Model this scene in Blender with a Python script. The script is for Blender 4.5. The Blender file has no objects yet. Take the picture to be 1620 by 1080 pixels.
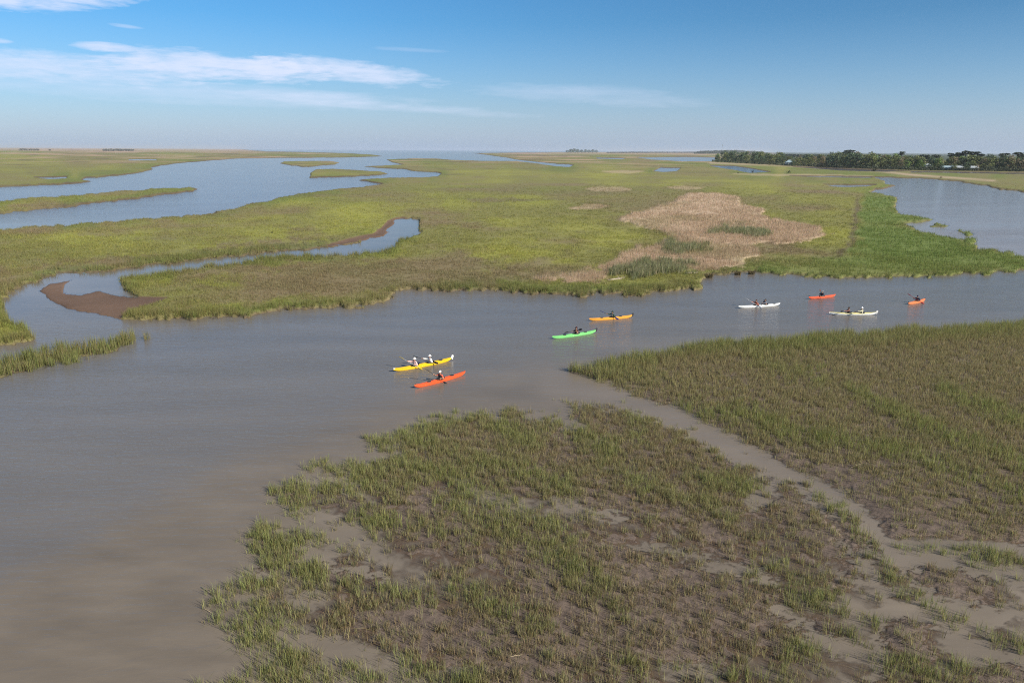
import bpy, math, random
import numpy as np
from mathutils import Vector, Matrix

rng = np.random.default_rng(7)
random.seed(7)
R = math.radians
scene = bpy.context.scene

# ------------------------------------------------------------------ camera
CAM_H, PITCH, ROLL, FPX = 18.0, 15.62, 0.36, 1080.0   # metres, degrees down, degrees, focal length for a 1620 px wide frame
cam_d = bpy.data.cameras.new('camera')
cam = bpy.data.objects.new('camera', cam_d)
scene.collection.objects.link(cam)
cam_d.sensor_width = 36.0
cam_d.lens = FPX / 1620.0 * 36.0
cam_d.clip_start, cam_d.clip_end = 0.3, 90000.0
CAM_R = Matrix.Rotation(R(90 - PITCH), 3, 'X') @ Matrix.Rotation(R(ROLL), 3, 'Z')
cam.matrix_world = Matrix.Translation((0, 0, CAM_H)) @ CAM_R.to_4x4()
scene.camera = cam
CR = np.array(CAM_R)

# ------------------------------------------------------------------ light
SUN_EL, SUN_AZ = 33.0, 122.0          # azimuth clockwise from the view direction (+Y)
world = bpy.data.worlds.new('World')
scene.world = world
world.use_nodes = True
sun_d = bpy.data.lights.new('sun', 'SUN')
sun_d.energy, sun_d.angle, sun_d.color = 4.0, R(0.53), (1.0, 0.92, 0.80)
sun = bpy.data.objects.new('sun', sun_d)
scene.collection.objects.link(sun)
sdir = Vector((math.sin(R(SUN_AZ)) * math.cos(R(SUN_EL)), math.cos(R(SUN_AZ)) * math.cos(R(SUN_EL)), math.sin(R(SUN_EL))))
sun.rotation_euler = sdir.to_track_quat('Z', 'Y').to_euler()
scene.view_settings.view_transform = 'Standard'
scene.view_settings.look = 'None'
scene.view_settings.exposure = 0.72
scene.view_settings.gamma = 1.0
scene.cycles.max_bounces = 6
scene.cycles.transparent_max_bounces = 8
scene.cycles.volume_bounces = 1
scene.cycles.filter_width = 1.1
scene.cycles.use_denoising = False


# ------------------------------------------------------------------ mapping between photo pixels and the ground
def ray(u, v):
    u, v = np.broadcast_arrays(np.asarray(u, float), np.asarray(v, float))
    d = np.stack([(u - 810) / FPX, -(v - 540) / FPX, -np.ones_like(u)], -1)
    return d @ CR.T


def gp(u, v, z=0.0):
    d = ray(u, v)
    t = (z - CAM_H) / d[..., 2]
    return np.stack([d[..., 0] * t, d[..., 1] * t, np.full_like(t, z)], -1)


def to_px(x, y, z=0.0):
    p = np.stack([x, y, np.zeros_like(x) + z - CAM_H], -1) @ CR
    w = np.maximum(-p[..., 2], 1e-3)
    return 810 + FPX * p[..., 0] / w, 540 - FPX * p[..., 1] / w


def V3(p):
    return Vector((float(p[0]), float(p[1]), float(p[2])))


# ------------------------------------------------------------------ world: Nishita sky with cirrus
def azel(u, v):
    d = ray(u, v)
    return math.atan2(float(d[0]), float(d[1])), math.asin(float(d[2]) / float(np.linalg.norm(d)))


def build_world():
    nt = world.node_tree
    nt.nodes.clear()
    N = lambda t: nt.nodes.new(t)
    L = nt.links.new

    def M(op, a, b=None, c=None, clamp=False):
        n = N('ShaderNodeMath'); n.operation = op; n.use_clamp = clamp
        for i, q in enumerate((a, b, c)):
            if q is None: continue
            if isinstance(q, (int, float)): n.inputs[i].default_value = q
            else: L(q, n.inputs[i])
        return n.outputs[0]
    sky = N('ShaderNodeTexSky')
    sky.sky_type = 'NISHITA'
    sky.sun_disc = False
    sky.sun_elevation, sky.sun_rotation = R(SUN_EL), R(SUN_AZ)
    sky.altitude, sky.air_density, sky.dust_density, sky.ozone_density = 0, 1.0, SKY_DUST, 3.0
    tc = N('ShaderNodeTexCoord')
    sx = N('ShaderNodeSeparateXYZ'); L(tc.outputs['Generated'], sx.inputs[0])
    az = M('ARCTAN2', sx.outputs[0], sx.outputs[1])
    el = M('ARCSINE', sx.outputs[2])

    def noise(sa, se, scale, det, rough, dist=0.0, off=0.0):
        c = N('ShaderNodeCombineXYZ'); L(M('MULTIPLY', az, sa), c.inputs[0]); L(M('MULTIPLY_ADD', el, se, off), c.inputs[1])
        n = N('ShaderNodeTexNoise'); n.inputs['Scale'].default_value = scale; n.inputs['Detail'].default_value = det
        n.inputs['Roughness'].default_value = rough; n.inputs['Distortion'].default_value = dist
        L(c.outputs[0], n.inputs['Vector'])
        return n.outputs['Fac']
    n1 = noise(10, 46, 1.0, 8, 0.66, 0.5)
    n2 = noise(26, 160, 1.0, 6, 0.6, 0.2, 3.1)
    n3 = noise(5, 60, 1.0, 4, 0.55, 0.0, 8.0)
    nn = M('ADD', M('MULTIPLY', M('SUBTRACT', n1, 0.5), 2.0), M('MULTIPLY', M('SUBTRACT', n2, 0.5), 1.7))
    nw = M('ADD', M('MULTIPLY', M('SUBTRACT', n3, 0.5), 2.2), M('MULTIPLY', M('SUBTRACT', n2, 0.5), 1.3))
    total = None
    for (u0, v0, ru, rv, slope, noi, dens, sharp) in CLOUDS:
        a0, e0 = azel(u0, v0)
        a1, _ = azel(u0 + ru, v0); _, e1 = azel(u0, v0 - rv)
        ra, re = abs(a1 - a0), abs(e1 - e0)
        da = M('SUBTRACT', az, a0)
        de = M('MULTIPLY_ADD', da, slope, M('SUBTRACT', el, e0))
        q = M('ADD', M('POWER', M('ABSOLUTE', M('DIVIDE', da, ra)), 2.0), M('POWER', M('ABSOLUTE', M('DIVIDE', de, re)), 2.0))
        e = M('ADD', M('SUBTRACT', 1.0, q), nn if noi == 0 else nw)
        s = M('MULTIPLY', M('SMOOTH_MIN', M('MULTIPLY', M('MAXIMUM', e, 0.0), sharp), 1.0, 0.35), dens)
        total = s if total is None else M('SUBTRACT', M('ADD', total, s), M('MULTIPLY', total, s))
    fac = M('MINIMUM', M('MAXIMUM', total, 0.0), 0.95)
    # pale dust band low over the horizon
    elp = M('MAXIMUM', el, 0.0)
    haze = M('MULTIPLY', M('POWER', 2.718, M('MULTIPLY', elp, -11.0)), SKY_HAZE)
    mh = N('ShaderNodeMix'); mh.data_type = 'RGBA'
    tn = N('ShaderNodeMix'); tn.data_type = 'RGBA'       # deeper blue with elevation
    k1 = M('MULTIPLY', M('SUBTRACT', el, 0.018), 1 / 0.145, clamp=True)
    L(M('POWER', k1, 0.8), tn.inputs[0]); tn.inputs[6].default_value = (*SKY_LOW, 1); tn.inputs[7].default_value = (*SKY_TOP, 1)
    sm = N('ShaderNodeVectorMath'); sm.operation = 'MULTIPLY'; L(sky.outputs[0], sm.inputs[0])
    th = N('ShaderNodeMix'); th.data_type = 'RGBA'       # back to the plain sky high above
    L(M('MULTIPLY', M('SUBTRACT', el, 0.20), 1 / 0.25, clamp=True), th.inputs[0]); L(tn.outputs[2], th.inputs[6]); th.inputs[7].default_value = (1.0, 0.95, 0.90, 1)
    # a little darker towards the side at right angles to the sun
    pz = M('SUBTRACT', 1.0, M('MULTIPLY', M('MULTIPLY', M('DIVIDE', M('ADD', az, 0.25), 0.9, clamp=True), k1), 0.30))
    dk = N('ShaderNodeVectorMath'); dk.operation = 'SCALE'; L(th.outputs[2], dk.inputs[0]); L(pz, dk.inputs['Scale'])
    L(dk.outputs[0], sm.inputs[1])
    L(haze, mh.inputs[0]); L(sm.outputs[0], mh.inputs[6]); mh.inputs[7].default_value = (*SKY_HAZE_COL, 1)
    mx = N('ShaderNodeMix'); mx.data_type = 'RGBA'
    L(fac, mx.inputs[0]); L(mh.outputs[2], mx.inputs[6]); mx.inputs[7].default_value = (*CLOUD_COL, 1)
    bg = N('ShaderNodeBackground'); bg.inputs[1].default_value = SKY_STR
    L(mx.outputs[2], bg.inputs[0])
    out = N('ShaderNodeOutputWorld'); L(bg.outputs[0], out.inputs[0])


SKY_STR, SKY_DUST, SKY_HAZE, SKY_HAZE_COL = 0.066, 1.0, 0.6, (4.5, 5.7, 8.1)
SKY_LOW, SKY_TOP = (0.95, 1.08, 1.28), (0.33, 0.90, 1.27)
CLOUD_COL = (7.0, 7.7, 9.6)
CLOUDS = [  # photo pixel centre, half sizes, slope, kind of noise, density, sharpness
    (50, -10, 195, 31, -0.10, 0, 0.82, 1.1),
    (165, 76, 60, 9, 0.0, 1, 0.78, 1.2),
    (200, 42, 30, 4, 0.05, 1, 0.4, 1.1),
    (0, 65, 24, 5, 0.0, 1, 0.5, 1.1),
    (90, 106, 300, 27, -0.01, 0, 0.72, 0.8),
    (320, 103, 170, 28, 0.02, 0, 0.78, 1.0),
    (560, 113, 145, 20, 0.09, 0, 0.80, 1.0),
    (430, 110, 110, 24, 0.02, 0, 0.76, 1.0),
    (300, 146, 460, 20, 0.03, 1, 0.55, 0.6),
    (600, 166, 250, 10, 0.06, 1, 0.48, 0.6),
    (930, 150, 200, 17, 0.05, 1, 0.34, 0.7),
    (640, 79, 64, 4, 0.02, 1, 0.2, 0.8),
]
build_world()


# ------------------------------------------------------------------ small numpy tools
def _hash(ix, iy, seed):
    h = (ix.astype(np.int64) * 374761393 + iy.astype(np.int64) * 668265263 + seed * 1442695041) & 0xFFFFFFFF
    h = ((h ^ (h >> 13)) * 1274126177) & 0xFFFFFFFF
    h = h ^ (h >> 16)
    return (h & 0xFFFFFF) / float(0xFFFFFF)


def vnoise(x, y, seed=0):
    x0, y0 = np.floor(x), np.floor(y)
    fx, fy = x - x0, y - y0
    fx, fy = fx * fx * (3 - 2 * fx), fy * fy * (3 - 2 * fy)
    a, b = _hash(x0, y0, seed), _hash(x0 + 1, y0, seed)
    c, d = _hash(x0, y0 + 1, seed), _hash(x0 + 1, y0 + 1, seed)
    return (a + (b - a) * fx) * (1 - fy) + (c + (d - c) * fx) * fy


def fbm(x, y, wave, octaves, seed=0, foot=None, gain=0.55):
    """-1..1 noise, octaves shorter than the local footprint fade out"""
    s = np.zeros_like(x); amp, norm, w = 1.0, 0.0, wave
    for o in range(octaves):
        n = vnoise(x / w + 17.3 * o, y / w - 9.1 * o, seed + o) * 2 - 1
        if foot is not None:
            n = n * np.clip(w / (2.5 * foot) - 0.4, 0, 1)
        s += amp * n; norm += amp
        amp *= gain; w *= 0.5
    return s / norm * 1.6


def sst(a, b, x):
    t = np.clip((x - a) / (b - a), 0, 1)
    return t * t * (3 - 2 * t)


def lerp(a, b, t):
    return a + (b - a) * t


def mixc(a, b, t):
    return a + (np.asarray(b) - a) * t[..., None]


FAR = 60.0


def sd_poly(poly, u, v):
    """signed distance in photo pixels (inside positive), clipped to +-FAR"""
    P = np.asarray(poly, float)
    out = np.full(u.shape, -FAR)
    lo, hi = P.min(0) - FAR, P.max(0) + FAR
    idx = np.nonzero((u > lo[0]) & (u < hi[0]) & (v > lo[1]) & (v < hi[1]))[0]
    if len(idx) == 0: return out
    uu, vv = u[idx], v[idx]
    d2 = np.full(uu.shape, FAR * FAR); ins = np.zeros(uu.shape, bool)
    for i in range(len(P)):
        (x0, y0), (x1, y1) = P[i - 1], P[i]
        ex, ey = x1 - x0, y1 - y0
        wx, wy = uu - x0, vv - y0
        t = np.clip((wx * ex + wy * ey) / max(ex * ex + ey * ey, 1e-9), 0, 1)
        d2 = np.minimum(d2, (wx - ex * t) ** 2 + (wy - ey * t) ** 2)
        if y0 != y1:
            c = ((y0 > vv) != (y1 > vv)) & (uu < (x1 - x0) * (vv - y0) / (y1 - y0) + x0)
            ins ^= c
    d = np.sqrt(d2)
    out[idx] = np.where(ins, d, -d)
    return out


def d_line(pts, u, v, ys=1.0):
    d2 = np.full(u.shape, 1e6)
    for (x0, y0), (x1, y1) in zip(pts[:-1], pts[1:]):
        ex, ey = x1 - x0, (y1 - y0) * ys
        wx, wy = u - x0, (v - y0) * ys
        t = np.clip((wx * ex + wy * ey) / max(ex * ex + ey * ey, 1e-9), 0, 1)
        d2 = np.minimum(d2, (wx - ex * t) ** 2 + (wy - ey * t) ** 2)
    return np.sqrt(d2)


def ell(u, v, cx, cy, rx, ry, ang=0.0):
    c, s = math.cos(R(ang)), math.sin(R(ang))
    a, b = (u - cx) * c + (v - cy) * s, -(u - cx) * s + (v - cy) * c
    return 1 - np.sqrt((a / rx) ** 2 + (b / ry) ** 2)      # 1 at the centre, 0 on the rim


# ------------------------------------------------------------------ the shorelines, traced on the water plane
LA = [(-900, 233), (330, 231), (420, 239.6), (500, 241), (540, 242.3), (590, 244.5), (605, 247.3), (565, 249), (530, 249.6),
      (450, 249.9), (375, 251), (330, 254.3), (300, 257), (260, 261), (238, 264.8), (240, 268.3), (225, 272.5), (193, 278),
      (160, 280.5), (133, 282), (128, 285), (146, 289), (100, 291.7), (50, 294), (0, 295.5), (-300, 300), (-900, 318)]
SPIT = [(-900, 352), (-300, 331), (0, 319), (60, 314), (100, 311), (150, 307), (200, 303), (250, 299.5), (300, 297), (311, 299),
        (305, 303), (275, 307), (240, 311), (190, 317), (130, 324), (70, 331), (0, 337.5), (-300, 362), (-900, 410)]
ISL1 = [(442, 259), (450, 255.4), (480, 255), (520, 255), (537, 257), (530, 260.5), (500, 263), (480, 264.3), (460, 261.6)]
ISL2 = [(489, 281.5), (492, 273.5), (500, 268.5), (530, 267.7), (580, 270.5), (600, 272), (616, 275.3), (595, 278), (560, 279.5), (520, 281)]
LB = [(-900, 470), (-300, 385), (0, 363.5), (80, 358.5), (160, 352.5), (240, 346.5), (300, 341.5), (340, 338), (365, 333), (392, 325),
      (425, 318.5), (460, 310), (500, 304), (540, 299), (575, 297.3), (607, 292), (590, 289.3), (565, 285.6), (600, 282.3), (640, 281.3),
      (690, 279.8), (698, 275.3), (690, 272.8), (655, 271.3), (640, 267.8), (600, 265.8), (574, 263.3), (605, 262.3), (638, 260.3),
      (622, 257.3), (612, 252.8), (650, 250.8), (690, 250.8), (720, 253.3), (760, 254.8), (815, 254.9), (850, 258.9), (880, 263.4),
      (899, 264.8), (906, 261.2), (850, 256.3), (817, 252.8), (800, 249.3), (775, 245.8), (747, 242.4), (820, 241.6), (890, 240.8),
      (1000, 240.3), (1130, 240), (2600, 243), (2600, 300), (1700, 312), (1620, 303.5), (1590, 300.5), (1555, 294.5), (1515, 287.5),
      (1460, 282.7), (1380, 280.8), (1402, 287), (1400, 291), (1416, 294.4), (1400, 299), (1383, 300), (1375, 305), (1400, 309),
      (1420, 313), (1418, 330), (1420, 338), (1446, 343.5), (1480, 350.5), (1452, 351), (1418, 352), (1440, 359), (1460, 367), (1490, 375),
      (1515, 380), (1540, 387), (1548, 394), (1580, 398), (1600, 403), (1615, 411), (1632, 419), (1624, 427), (1610, 430), (1550, 433),
      (1500, 436), (1450, 438), (1400, 439), (1360, 440), (1310, 438.5), (1250, 436), (1207, 432), (1199, 428), (1160, 431.5), (1122, 438),
      (1108, 446), (1106, 455), (1046, 465), (916, 468), (851, 464.5), (808, 460), (743, 459), (700, 461.5), (648, 458), (624, 464),
      (612, 478), (562, 484.5), (497, 489.5), (454, 491), (389, 501), (259, 505), (190, 505.5), (169, 500), (104, 489), (78, 475),
      (61, 459), (78, 447.5), (118, 442), (104, 450), (101.5, 463), (122, 466), (156, 459.5), (181, 467.5), (217, 470), (195, 453),
      (191, 446), (194, 440), (242, 437), (285, 431.5), (320, 425), (367, 418), (432, 410), (467, 406.7), (519, 406), (557, 404),
      (596, 399), (618, 393), (635, 380), (657, 371), (666, 368.5), (659, 348.5), (646, 345.5), (630, 348.5), (618, 366), (603, 374.5),
      (562, 382.5), (519, 390.5), (467, 397.5), (410, 402), (367, 406.5), (302, 413), (259, 417.5), (216, 423.5), (173, 428), (130, 431),
      (86, 434.5), (86, 438), (43, 450), (9, 463), (2, 474), (2, 487), (0, 496), (14, 506), (30, 517), (50, 534.5), (35, 543), (0, 548),
      (-300, 590), (-900, 700)]
MUDSPIT = [(190, 505.5), (169, 500), (104, 489), (78, 475), (61, 459), (78, 447.5), (118, 442), (104, 450), (101.5, 463), (122, 466),
           (156, 459.5), (181, 467.5), (217, 470), (268, 472), (256, 479), (235, 485), (212, 493)]
MUDBANK1 = [(647, 345), (630, 349), (619, 366.5), (604, 375), (563, 383), (519, 391), (514, 388.5), (556, 377.5), (588, 370.5), (604, 361), (613, 351), (628, 345)]
REEDL = [(-900, 700), (-300, 600), (0, 569), (22, 566), (86, 551), (143, 545), (173, 538), (205, 532), (221, 533), (220, 542),
         (190, 556), (143, 566), (86, 579), (43, 591), (0, 599), (-300, 650), (-900, 790)]
LD = [(905, 590), (912, 583), (939, 577), (994, 566), (1040, 560), (1122, 545), (1209, 540), (1259, 534), (1337, 530), (1396, 527),
      (1419, 521), (1497, 518), (1565, 514), (1620, 512), (1900, 500), (2600, 480), (2600, 960), (1900, 900), (1720, 872), (1619, 866), (1508, 858), (1452, 856),
      (1412, 862), (1402, 852), (1374, 820), (1347, 804), (1330, 782), (1308, 770), (1263, 749), (1244, 744), (1218, 724), (1200, 715),
      (1154, 692), (1117, 674), (1085, 656), (1076, 646), (1035, 642), (994, 628), (948, 604)]
LE = [(780, 650), (765, 655), (737, 657), (709, 661), (692, 659), (662, 670), (648, 682), (598, 688), (571, 690), (577, 704), (598, 716),
      (585, 730), (542, 731), (512, 729), (487, 729), (480, 736), (498, 750), (510, 757), (475, 763), (442, 763), (425, 772), (420, 788),
      (437, 799), (459, 807), (453, 815), (417, 827), (396, 838), (375, 860), (390, 873), (412, 890), (390, 905), (357, 921), (335, 942),
      (332, 973), (357, 1004), (368, 1032), (404, 1047), (370, 1066), (355, 1077), (310, 1085), (280, 1200), (250, 1500), (2400, 1500),
      (2400, 960), (1900, 900), (1720, 880), (1619, 873), (1508, 866), (1452, 864), (1416, 870), (1400, 866), (1345, 808), (1292, 770), (1240, 752), (1203, 738), (1160, 724),
      (1121, 706), (1088, 683), (1060, 670), (1038, 664), (1002, 657), (990, 649), (954, 638), (915, 637), (882, 637), (895, 652), (912, 672), (906, 690),
      (892, 672), (871, 654), (858, 658), (850, 664), (840, 658), (815, 648), (788, 645), (792, 664), (783, 672)]
POOLS = [[(55, 281.5), (104, 280.3), (104, 283), (80, 283.6)], [(203, 252.5), (247, 252.3), (247, 253.8), (205, 254.2)],
         [(943, 249.7), (990, 250.5), (985, 252), (945, 251.2)], [(1008, 249.5), (1080, 248.5), (1132, 249.5), (1130, 255.5), (1080, 255.5), (1030, 252.5)],
         [(1033, 271.5), (1045, 265.5), (1076, 266), (1070, 271), (1050, 272.3)],
         [(1123, 262.5), (1160, 263), (1190, 267), (1218, 272.5), (1185, 273.8), (1165, 270), (1140, 266)],
         [(1255, 264.5), (1300, 265.5), (1440, 270.8), (1400, 272.2), (1330, 270)],
         [(1440, 271.3), (1800, 276), (1800, 278.5), (1440, 273)],
         [(1302, 293), (1340, 293), (1385, 293.5), (1370, 296), (1320, 296.5)], [(1250, 279), (1378, 280.5), (1378, 281.8), (1300, 281)]]
STREAKS = [(1461, 348, 18, 1.6), (1487, 356, 14, 1.6), (1527, 370, 10, 3), (1535, 381, 13, 5), (1592, 402, 12, 3), (1612, 411, 9, 3)]
TAN = [(983, 348), (1002, 337), (1037, 331), (1067, 320), (1089, 309), (1130, 307), (1171, 312), (1167, 321), (1188, 327.5), (1210, 336),
       (1214, 349), (1262, 354), (1292, 362), (1305, 373), (1283, 382), (1227, 388), (1193, 388), (1197, 404), (1188, 416), (1150, 426),
       (1132, 430), (1100, 425), (1040, 428), (985, 436), (959, 447), (858, 447), (853, 441), (910, 437), (959, 430), (968, 414), (994, 400),
       (1037, 389), (1071, 385), (1066, 376), (1041, 368), (1002, 359)]
TAN2 = [[(925, 301), (945, 298), (985, 298), (996, 301), (985, 305), (940, 305)], [(905, 331), (925, 325), (950, 325), (962, 329), (940, 334), (915, 335)],
        [(953, 272), (980, 270.5), (1016, 272), (1000, 275), (965, 274.5)], [(1055, 298), (1085, 296), (1112, 298), (1095, 301), (1060, 300.5)],
        [(1160, 276), (1300, 277.5), (1380, 279.5), (1300, 279.2), (1190, 278.5)]]
GREENIN = [(1168, 370, 42, 7, 4), (1084, 398, 38, 8, 0), (1045, 430, 62, 10, -5)]
BRIGHT = [(1362, 322), (1376, 306), (1420, 312), (1418, 335), (1446, 340), (1484, 350), (1450, 354), (1425, 356), (1460, 367), (1490, 375), (1540, 388), (1550, 396), (1600, 403), (1640, 420),
          (1612, 432), (1500, 440), (1360, 443), (1250, 438), (1204, 433), (1206, 420), (1250, 414), (1310, 410), (1345, 400), (1350, 370), (1356, 345)]


class F: pass


def fields(x, y):
    f = F()
    u, v = to_px(x, y)
    D = np.hypot(x, y)
    vh = v - 238.0 - (u - 810) * math.tan(R(ROLL)) + 0.0
    foot = np.maximum(D * 0.0011, D * D / (CAM_H * FPX) * 0.8)
    k = np.clip(vh / 160, 0.08, 1.3)
    k = k * (1 - 0.8 * sst(-14, -3, sd_poly(MUDSPIT, u, v)))
    wu = (fbm(u / 22, v / 7, 1, 4, 11)) * 9 * k + fbm(u / 7, v / 2.4, 1, 3, 13) * 3.2 * k
    wv = (fbm(u / 22, v / 7, 1, 4, 31)) * 3.2 * k + fbm(u / 7, v / 2.4, 1, 3, 33) * 1.8 * k
    u2, v2 = u + wu, v + wv
    sla = sd_poly(LA, u2, v2); ssp = sd_poly(SPIT, u2, v2)
    si1, si2 = sd_poly(ISL1, u2, v2), sd_poly(ISL2, u2, v2)
    slb = sd_poly(LB, u2, v2)
    srl = sd_poly(REEDL, u2, v2)
    land = np.maximum.reduce([sla, ssp, si1, si2, slb])
    for P in POOLS:
        land = np.minimum(land, -sd_poly(P, u + wu * .5, v + wv * .5) - 0.0)
    for (cx, cy, rx, ry) in STREAKS:
        land = np.maximum(land, ell(u2, v2, cx, cy, rx, ry) * ry)
    sle = sd_poly(LE, u + wu * 1.5, v + wv * 2.2)
    sldd = sd_poly(LD, u + wu, v + wv)
    mud = np.maximum(sd_poly(MUDSPIT, u + wu * .4, v + wv * .4), sd_poly(MUDBANK1, u + wu * .3, v + wv * .3))
    smooth_px = np.clip(vh / 110, 0.12, 1.6)
    f.u, f.v, f.D, f.foot, f.vh = u, v, D, foot, vh
    f.land, f.sle, f.sld, f.srl, f.mud, f.slb = land, sle, sldd, srl, mud, slb
    f.wu, f.wv = wu, wv
    # --- heights
    canopy = sst(150, 260, D)                       # far off the ground sheet itself carries the height of the grass
    top = 0.28 + 0.25 * canopy + 0.10 * fbm(x, y, 14, 4, 51, foot)
    tan = sd_poly(TAN, u + wu * 1.7, v + wv * 1.6)
    for P in TAN2: tan = np.maximum(tan, np.minimum(sd_poly(P, u + wu * 1.2, v + wv * .8), 0.4))
    gin = np.full(u.shape, -1.0)
    for (cx, cy, rx, ry, a) in GREENIN: gin = np.maximum(gin, ell(u + wu * 2.5, v + wv * 2.2, cx, cy, rx * 1.1, ry, a))
    f.tan, f.gin = tan, gin
    top = top + 0.45 * sst(0, 3.0, tan) * (D > 120) * (0.45 + 0.55 * canopy)
    strk = np.full(u.shape, -FAR)
    for (cx, cy, rx, ry) in STREAKS: strk = np.maximum(strk, ell(u2, v2, cx, cy, rx * 1.4, ry * 1.6) * 20)
    f.bright = np.maximum(strk, sd_poly(BRIGHT, u + wu * 2.2, v + wv * 2.0))
    mdw = sst(-1.0, 2.5, mud)
    top = lerp(top, 0.10 + 0.03 * fbm(x, y, 6, 3, 61, foot), mdw)
    h = lerp(-0.45, top, sst(-2.2 * smooth_px, 2.0 * smooth_px, land))
    # lagoon-side bank is a small cliff already; low reed patch grows straight out of the water
    h = np.maximum(h, lerp(-0.45, 0.02, sst(-6, 6, srl)))
    # foreground flat: silt and shallow water in turn
    ax, ay = x * 0.78 - y * 0.62, x * 0.62 + y * 0.78        # along / across the ridges
    nz = fbm(ax / 2.6, ay, 2.6, 4, 71, foot) * 0.55 + fbm(x, y, 0.8, 4, 75, foot) * 0.34
    mb = np.full(u.shape, -1.0)
    for e in MUDBLOBS: mb = np.maximum(mb, ell(u + wu, v + wv * 2, *e))
    pool = np.full(u.shape, -1.0)
    for e in POOLBLOBS: pool = np.maximum(pool, ell(u + wu * 1.5, v + wv * 2.5, *e))
    chn = np.zeros_like(u)
    for P, w in CHANNELS: chn = np.maximum(chn, np.exp(-(d_line(P, u + wu * 1.3, v + wv * 2.2) / (w * 0.74)) ** 2))
    rill = np.exp(-(fbm(ax / 1.6, ay, 3.4, 3, 77, foot) / 0.07) ** 2)
    f.mudf = np.clip(mb * 1.3, -0.7, 0.9) + nz - np.clip(pool, 0, 1) * 1.5 - 0.45 * rill - 1.8 * chn
    f.pool, f.chn = pool, chn
    hle = np.clip(-0.008 + 0.055 * f.mudf, -0.12, 0.07) + 0.012 * fbm(x, y, 0.35, 2, 79, foot)
    h = np.maximum(h, lerp(-0.45, hle, sst(-14, 10, sle)))
    hld = 0.10 + 0.07 * nz - 0.16 * sst(26, 0, np.minimum(sldd, 60)) * (v > 600)
    h = np.maximum(h, lerp(-0.45, hld, sst(-5, 5, sldd)))
    f.nz = nz
    f.h = h
    return f


MUDBLOBS = [(880, 690, 150, 48, 8), (1065, 715, 130, 48, 25), (740, 700, 80, 40, 0), (860, 760, 170, 34, 14), (1090, 800, 150, 32, 24), (620, 740, 60, 20, 5),
            (1290, 830, 110, 50, 38), (690, 835, 110, 55, 25), (960, 950, 260, 95, 14), (650, 985, 100, 42, 10), (820, 1020, 150, 70, 10), (560, 905, 60, 22, 10),
            (1140, 960, 140, 75, 15), (1510, 922, 75, 26, 8), (1440, 1012, 45, 32, 10), (1275, 990, 60, 18, 8), (1600, 1075, 60, 20, 0), (560, 800, 60, 16, 12), (470, 780, 40, 12, 8)]
POOLBLOBS = [(465, 832, 42, 12, 0), (505, 880, 45, 16, 0), (475, 953, 40, 20, 10), (515, 1022, 78, 28, 8), (566, 905, 50, 16, 10), 
             (1460, 890, 90, 12, 8), (1433, 966, 62, 18, 20), (1515, 1020, 85, 24, 12), (1545, 962, 70, 16, 12), (1290, 1015, 55, 14, 10), (1590, 905, 60, 12, 5),
             (1325, 822, 75, 9, 44), (1375, 872, 50, 8, 44), (1215, 770, 60, 7, -28), (1225, 750, 45, 9, 20), (420, 910, 30, 10, 0), (600, 715, 45, 9, 0), 
             (1210, 795, 26, 12, -30), (540, 760, 40, 8, 0), (700, 790, 60, 10, 10), (1350, 920, 60, 14, 30), (730, 1060, 60, 12, 0), (1100, 1060, 80, 14, 0)]
CHANNELS = [([(1130, 705), (1160, 716), (1205, 737), (1245, 750), (1285, 768), (1330, 786), (1352, 812), (1385, 847), (1415, 878)], 9), ([(1415, 878), (1460, 888), (1535, 902), (1620, 922), (1720, 945)], 8),
            ([(1245, 752), (1212, 775), (1190, 798)], 7), ([(1272, 780), (1310, 822), (1337, 857), (1367, 897), (1397, 937), (1412, 962)], 9), ([(1415, 880), (1440, 915), (1478, 946), (1522, 970), (1565, 980), (1640, 965)], 10),
            ([(1388, 968), (1430, 964), (1476, 972), (1522, 1002), (1560, 1035), (1640, 1050)], 11), ([(1396, 985), (1392, 1030), (1384, 1070)], 9), ([(1225, 960), (1250, 972), (1292, 998), (1345, 1035)], 11),
            ([(1120, 892), (1180, 902), (1230, 925)], 9), ([(1000, 868), (1060, 872), (1115, 884)], 10), ([(880, 792), (930, 806), (985, 820)], 8), ([(786, 652), (792, 672), (800, 684)], 4), ([(914, 662), (922, 684)], 4),
            ([(455, 832), (500, 834), (540, 842)], 9), ([(500, 880), (545, 900), (600, 912)], 8), ([(470, 1018), (530, 1030), (590, 1045)], 12), ([(560, 728), (600, 722), (640, 716)], 7)]
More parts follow.
